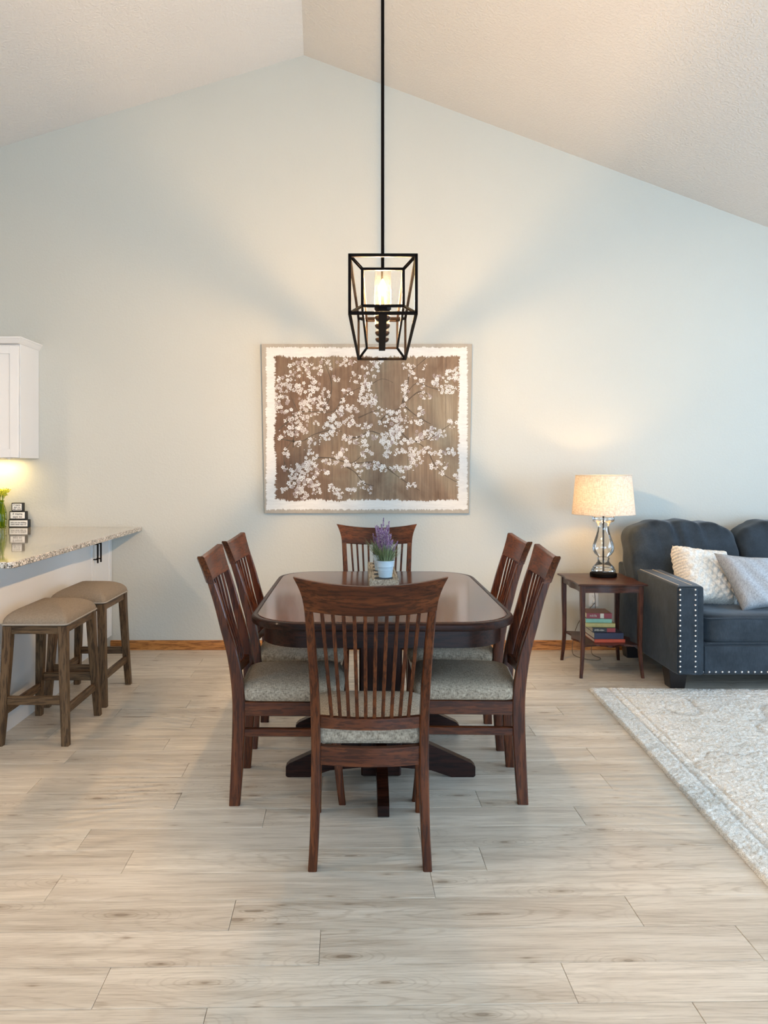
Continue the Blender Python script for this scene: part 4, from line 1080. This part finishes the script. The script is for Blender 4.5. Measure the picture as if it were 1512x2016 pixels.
def soft_box(name, parent, c, half, mat, n=26, p=5.0, wr=0.006, seed=0, top_wave=0.0, fn=None, angle=180):
    """rounded cushion volume (superellipsoid) with wrinkles"""
    rgn = np.random.RandomState(seed); ks = rgn.uniform(-1, 1, (6, 3))*np.array([16, 16, 9]); ph = rgn.uniform(0, 6.28, 6)
    mb = MB(); rings = []
    m = n*2
    for i in range(1, n):
        ph_ = -PI/2+PI*i/n; row = []
        for j in range(m):
            th = -PI+2*PI*j/m
            ce, se = math.cos(ph_), math.sin(ph_); ct, st_ = math.cos(th), math.sin(th)
            d = Vector((ce*ct, ce*st_, se)); k = (abs(d.x)**p+abs(d.y)**p+abs(d.z)**p)**(-1/p)
            u = d*k
            P = Vector((u.x*half[0], u.y*half[1], u.z*half[2]))
            w = sum(math.sin(ks[q][0]*P.x+ks[q][1]*P.y+ks[q][2]*P.z+ph[q]) for q in range(6))/6
            P = P*(1+wr*w/max(half)*2)
            if fn: P = fn(P, u)
            row.append((P.x+c[0], P.y+c[1], P.z+c[2]))
        rings.append(row)
    mb.loft(rings); return mb.build(name, mat, parent, angle=angle)
cw = (SXR-0.164-AX1)/3
for k in range(3):
    xc = AX1+cw*(k+0.5)
    c_ = soft_box('seat_cushion', sofa, S3(xc, (4.575+5.36)/2, 0.380), (cw/2-0.002, (5.36-4.575)/2, 0.090), VELVET, 28, 9.0, 0.002, k)
    mb = MB()
    for zz in (0.303, 0.450):
        mb.tube([S3(xc+x*(cw/2-0.006), (4.575+5.36)/2+y*(5.36-4.575)/2*0.992, zz) for x, y in rrect(1, 1, 0.10, 6)]+[S3(xc+(cw/2-0.006), (4.575+5.36)/2+0.9*(5.36-4.575)/2*0.992, zz)], 0.004, 6, cap=False)
    mb.build('piping', VELVET, c_)
def backfn(P, u):
    P.y += 0.13*P.z/0.235*0.5
    P.z += 0.022*math.cos(P.x*4.6)*(1 if u.z > 0 else 0)*abs(u.z)
    k = max(0, u.z)**3; P.z -= 0.030*k*abs(u.x)**6; P.y += 0.02*k*abs(u.x)**4
    g = max(0, u.z+0.25)*(1-min(1, abs(u.x))**4)
    P.y -= g*(0.011*math.sin(P.x*47+P.z*11+2*math.sin(P.x*13))+0.006*math.sin(P.x*95+P.z*22))
    P.z += 0.006*g*math.sin(P.x*33+1.0)
    e = 1-abs(u.x)
    if e < 0.25: P.y -= 0.012*math.sin(P.z*38)*(0.25-e)*4
    return P
bws = [(1.865, 2.600), (2.612, 3.345), (3.357, 4.30)]
for k, (a, b) in enumerate(bws):
    soft_box('back_cushion', sofa, S3((a+b)/2, 5.33, 0.725), ((b-a)/2, 0.125, 0.235), VELVET, 60, 6.5, 0.008, 20+k, fn=backfn)

# ------------------------------------------------------------------ scatter cushions
def pillow(name, c, rot, W, H, T, mat, lab, n=30, fn=None, pinch=0.10, extra=None):
    mb = MB(); grids = []
    for s in (1, -1):
        g = []
        for i in range(n+1):
            row = []
            for j in range(n+1):
                u, v = -1+2*i/n, -1+2*j/n
                e = (max(0, 1-u**4)*max(0, 1-v**4))**0.5
                x = u*W/2*(1-pinch*(1-abs(v)**2.0)*abs(u)**3); z = v*H/2*(1-pinch*(1-abs(u)**2.0)*abs(v)**3)
                y = -s*(T/2*e**0.85+0.003)
                P = Vector((x, y, z))
                if fn: P = fn(P, u, v, s, e)
                row.append(tuple(P))
            g.append(row)
        grids.append(g)
    mb.slab(grids[0], grids[1])
    o = mb.build(name, mat, None, angle=60); o.location = c; o.rotation_euler = rot; tag(o, lab, 'cushion'); return o
def knit_mat():
    m, nt, b = newmat('cream_knit'); v = coords(nt, rnd=False)
    f = noise(nt, v, 90, 4, 0.7); nt.links.new(ramp(nt, f, [(0.3, (0.50, 0.45, 0.38)), (0.6, (0.80, 0.76, 0.68))]), b.inputs['Base Color'])
    b.inputs['Roughness'].default_value = 0.95; b.inputs['Sheen Weight'].default_value = 0.3; bump(nt, b, f, 0.9, 0.006); return m
def knit_fn(P, u, v, s, e):
    q = P.x+P.z; w = abs(math.sin(q*42)); t = math.sin((P.x-P.z)*105+1.6*math.sin(q*42))
    P.y -= s*(0.009*w+0.004*w*t)*min(1, e*2)
    P.x += 0.003*math.sin(v*60)*abs(u)**8; P.z += 0.003*math.sin(u*60)*abs(v)**8
    return P
pillow('knit_cushion', (2.245, 5.00, 0.640), (R(-24), R(7), R(16)), 0.40, 0.38, 0.19, knit_mat(), 'cream chunky knit cushion leaning against the sofa arm', n=110, fn=knit_fn)
HEATHER = fabric('heather_grey', (0.20, 0.21, 0.22), (0.46, 0.49, 0.52), 0.9, bmp=0.5, ax='xz')
def slump(P, u, v, s, e):
    x, z = P.x, P.z; t = (v+1)/2
    P.x = x-0.26*z; P.z = z-0.15*(x+0.10)*t
    P.y -= s*0.004*e*math.sin(u*9+v*4); return P
pillow('grey_cushion', (2.478, 4.80, 0.640), (R(-24), R(-4), R(-8)), 0.32, 0.37, 0.16, HEATHER, 'heather grey cushion in front of the cream knit one on the sofa', n=40, fn=slump)
def pat_mat():
    m, nt, b = newmat('patterned_cushion'); v = coords(nt, rnd=False)
    vo = N(nt, 'ShaderNodeTexVoronoi', feature='DISTANCE_TO_EDGE'); vo.inputs['Scale'].default_value = 26; nt.links.new(v, vo.inputs['Vector'])
    nt.links.new(ramp(nt, vo.outputs['Distance'], [(0.05, (0.10, 0.10, 0.07)), (0.09, (0.62, 0.56, 0.45))]), b.inputs['Base Color'])
    b.inputs['Roughness'].default_value = 0.9; return m
pillow('patterned_cushion', (2.800, 5.03, 0.600), (R(-26), R(-3), R(-4)), 0.42, 0.30, 0.13, pat_mat(), 'cream cushion with dark scale pattern behind the grey one', n=28)

# ------------------------------------------------------------------ rug
def rug():
    nx, ny = 330, 520; Wd, Ln = 2.15, 3.2
    rs = np.random.RandomState(2)
    def sm(a, k):
        for _ in range(k): a = (a+np.roll(a, 1, 0)+np.roll(a, -1, 0)+np.roll(a, 1, 1)+np.roll(a, -1, 1))/5
        return a
    x = np.linspace(0, Wd, nx); y = np.linspace(-Ln, 0, ny); X, Y = np.meshgrid(x, y)
    fine = rs.randn(ny, nx); mid = sm(rs.randn(ny, nx), 6); mid /= mid.std(); big = sm(rs.randn(ny, nx), 60); big /= big.std()
    pat = np.zeros_like(X)
    for k in range(26):                                             # carved scrolls
        cx_, cy_, r_, w_ = rs.uniform(0.25, Wd-0.1), rs.uniform(-Ln+0.1, -0.25), rs.uniform(0.08, 0.26), rs.uniform(0.012, 0.02)
        dd = np.hypot(X-cx_, (Y-cy_)*rs.uniform(0.7, 1.3)); ang = np.arctan2(Y-cy_, X-cx_)
        pat += np.exp(-((dd-r_*(1+0.25*np.sin(ang*rs.randint(2, 5)+rs.uniform(0, 6))))/w_)**2)*(np.sin(ang+rs.uniform(0, 6)) > -0.3)
    pat += np.exp(-((X-0.11)/0.006)**2)+np.exp(-((X-0.16)/0.006)**2)+np.exp(-((Y+0.11)/0.006)**2)+np.exp(-((Y+0.16)/0.006)**2)
    h = 0.013+0.0018*fine+0.0005*mid+0.0005*big-0.0035*np.clip(pat, 0, 1)
    edge = np.minimum(np.minimum(X, Wd-X), np.minimum(-Y, Y+Ln)); h = np.where(edge < 0.005, 0.001, np.where(edge < 0.012, 0.010+0.0008*fine, np.maximum(h, 0.004)))
    Xj = X+rs.randn(ny, nx)*0.0012; Yj = Y+rs.randn(ny, nx)*0.0012
    co = np.stack([Xj, Yj, h], -1).reshape(-1, 3).astype(np.float32)
    base = np.array([[0, -Ln, 0.0005], [Wd, -Ln, 0.0005], [Wd, 0, 0.0005], [0, 0, 0.0005]], np.float32)
    idx = np.arange(nx*ny).reshape(ny, nx); q = np.stack([idx[:-1, :-1], idx[:-1, 1:], idx[1:, 1:], idx[1:, :-1]], -1).reshape(-1, 4)
    b0 = nx*ny; q = np.vstack([q, [[b0+3, b0+2, b0+1, b0]]])
    me = bpy.data.meshes.new('area_rug'); me.vertices.add(nx*ny+4); me.vertices.foreach_set('co', np.vstack([co, base]).ravel())
    me.loops.add(len(q)*4); me.loops.foreach_set('vertex_index', q.ravel().astype(np.int32))
    me.polygons.add(len(q)); me.polygons.foreach_set('loop_start', np.arange(len(q), dtype=np.int32)*4); me.polygons.foreach_set('use_smooth', [True]*len(q))
    me.update(); me.validate()
    at = me.color_attributes.new('pile_depth', 'FLOAT_COLOR', 'POINT'); pc = np.concatenate([np.clip(pat, 0, 1).ravel(), np.zeros(4)])
    at.data.foreach_set('color', np.repeat(pc[:, None], 4, 1).astype(np.float32).ravel())
    m, nt, b = newmat('shag_rug'); v = coords(nt, rnd=False)
    f = noise(nt, v, 260, 3, 0.7); g = noise(nt, coords(nt, (9, 16, 9), rnd=False), 1.0, 5, 0.65, 0.8)
    c = ramp(nt, f, [(0.34, (0.42, 0.39, 0.345)), (0.5, (0.72, 0.69, 0.62)), (0.62, (0.92, 0.89, 0.82))])
    c = mixc(nt, 1.0, c, ramp(nt, g, [(0.3, (0.80, 0.79, 0.76)), (0.5, (1, 1, 1)), (0.7, (1.12, 1.12, 1.12))]), 'MULTIPLY')
    ca = N(nt, 'ShaderNodeVertexColor', layer_name='pile_depth'); c = mixc(nt, mth(nt, 'MULTIPLY', ca.outputs[0], 0.35), c, (0.26, 0.24, 0.21))
    nt.links.new(c, b.inputs['Base Color']); b.inputs['Roughness'].default_value = 0.95; bump(nt, b, f, 0.6, 0.004)
    me.materials.append(m); o = bpy.data.objects.new('area_rug', me); COL.objects.link(o)
    o.location = (1.402, 4.680, 0.0); o.rotation_euler = (0, 0, R(-2.2)); tag(o, 'pale greige textured rug on the floor in front of the sofa', 'rug')
rug()
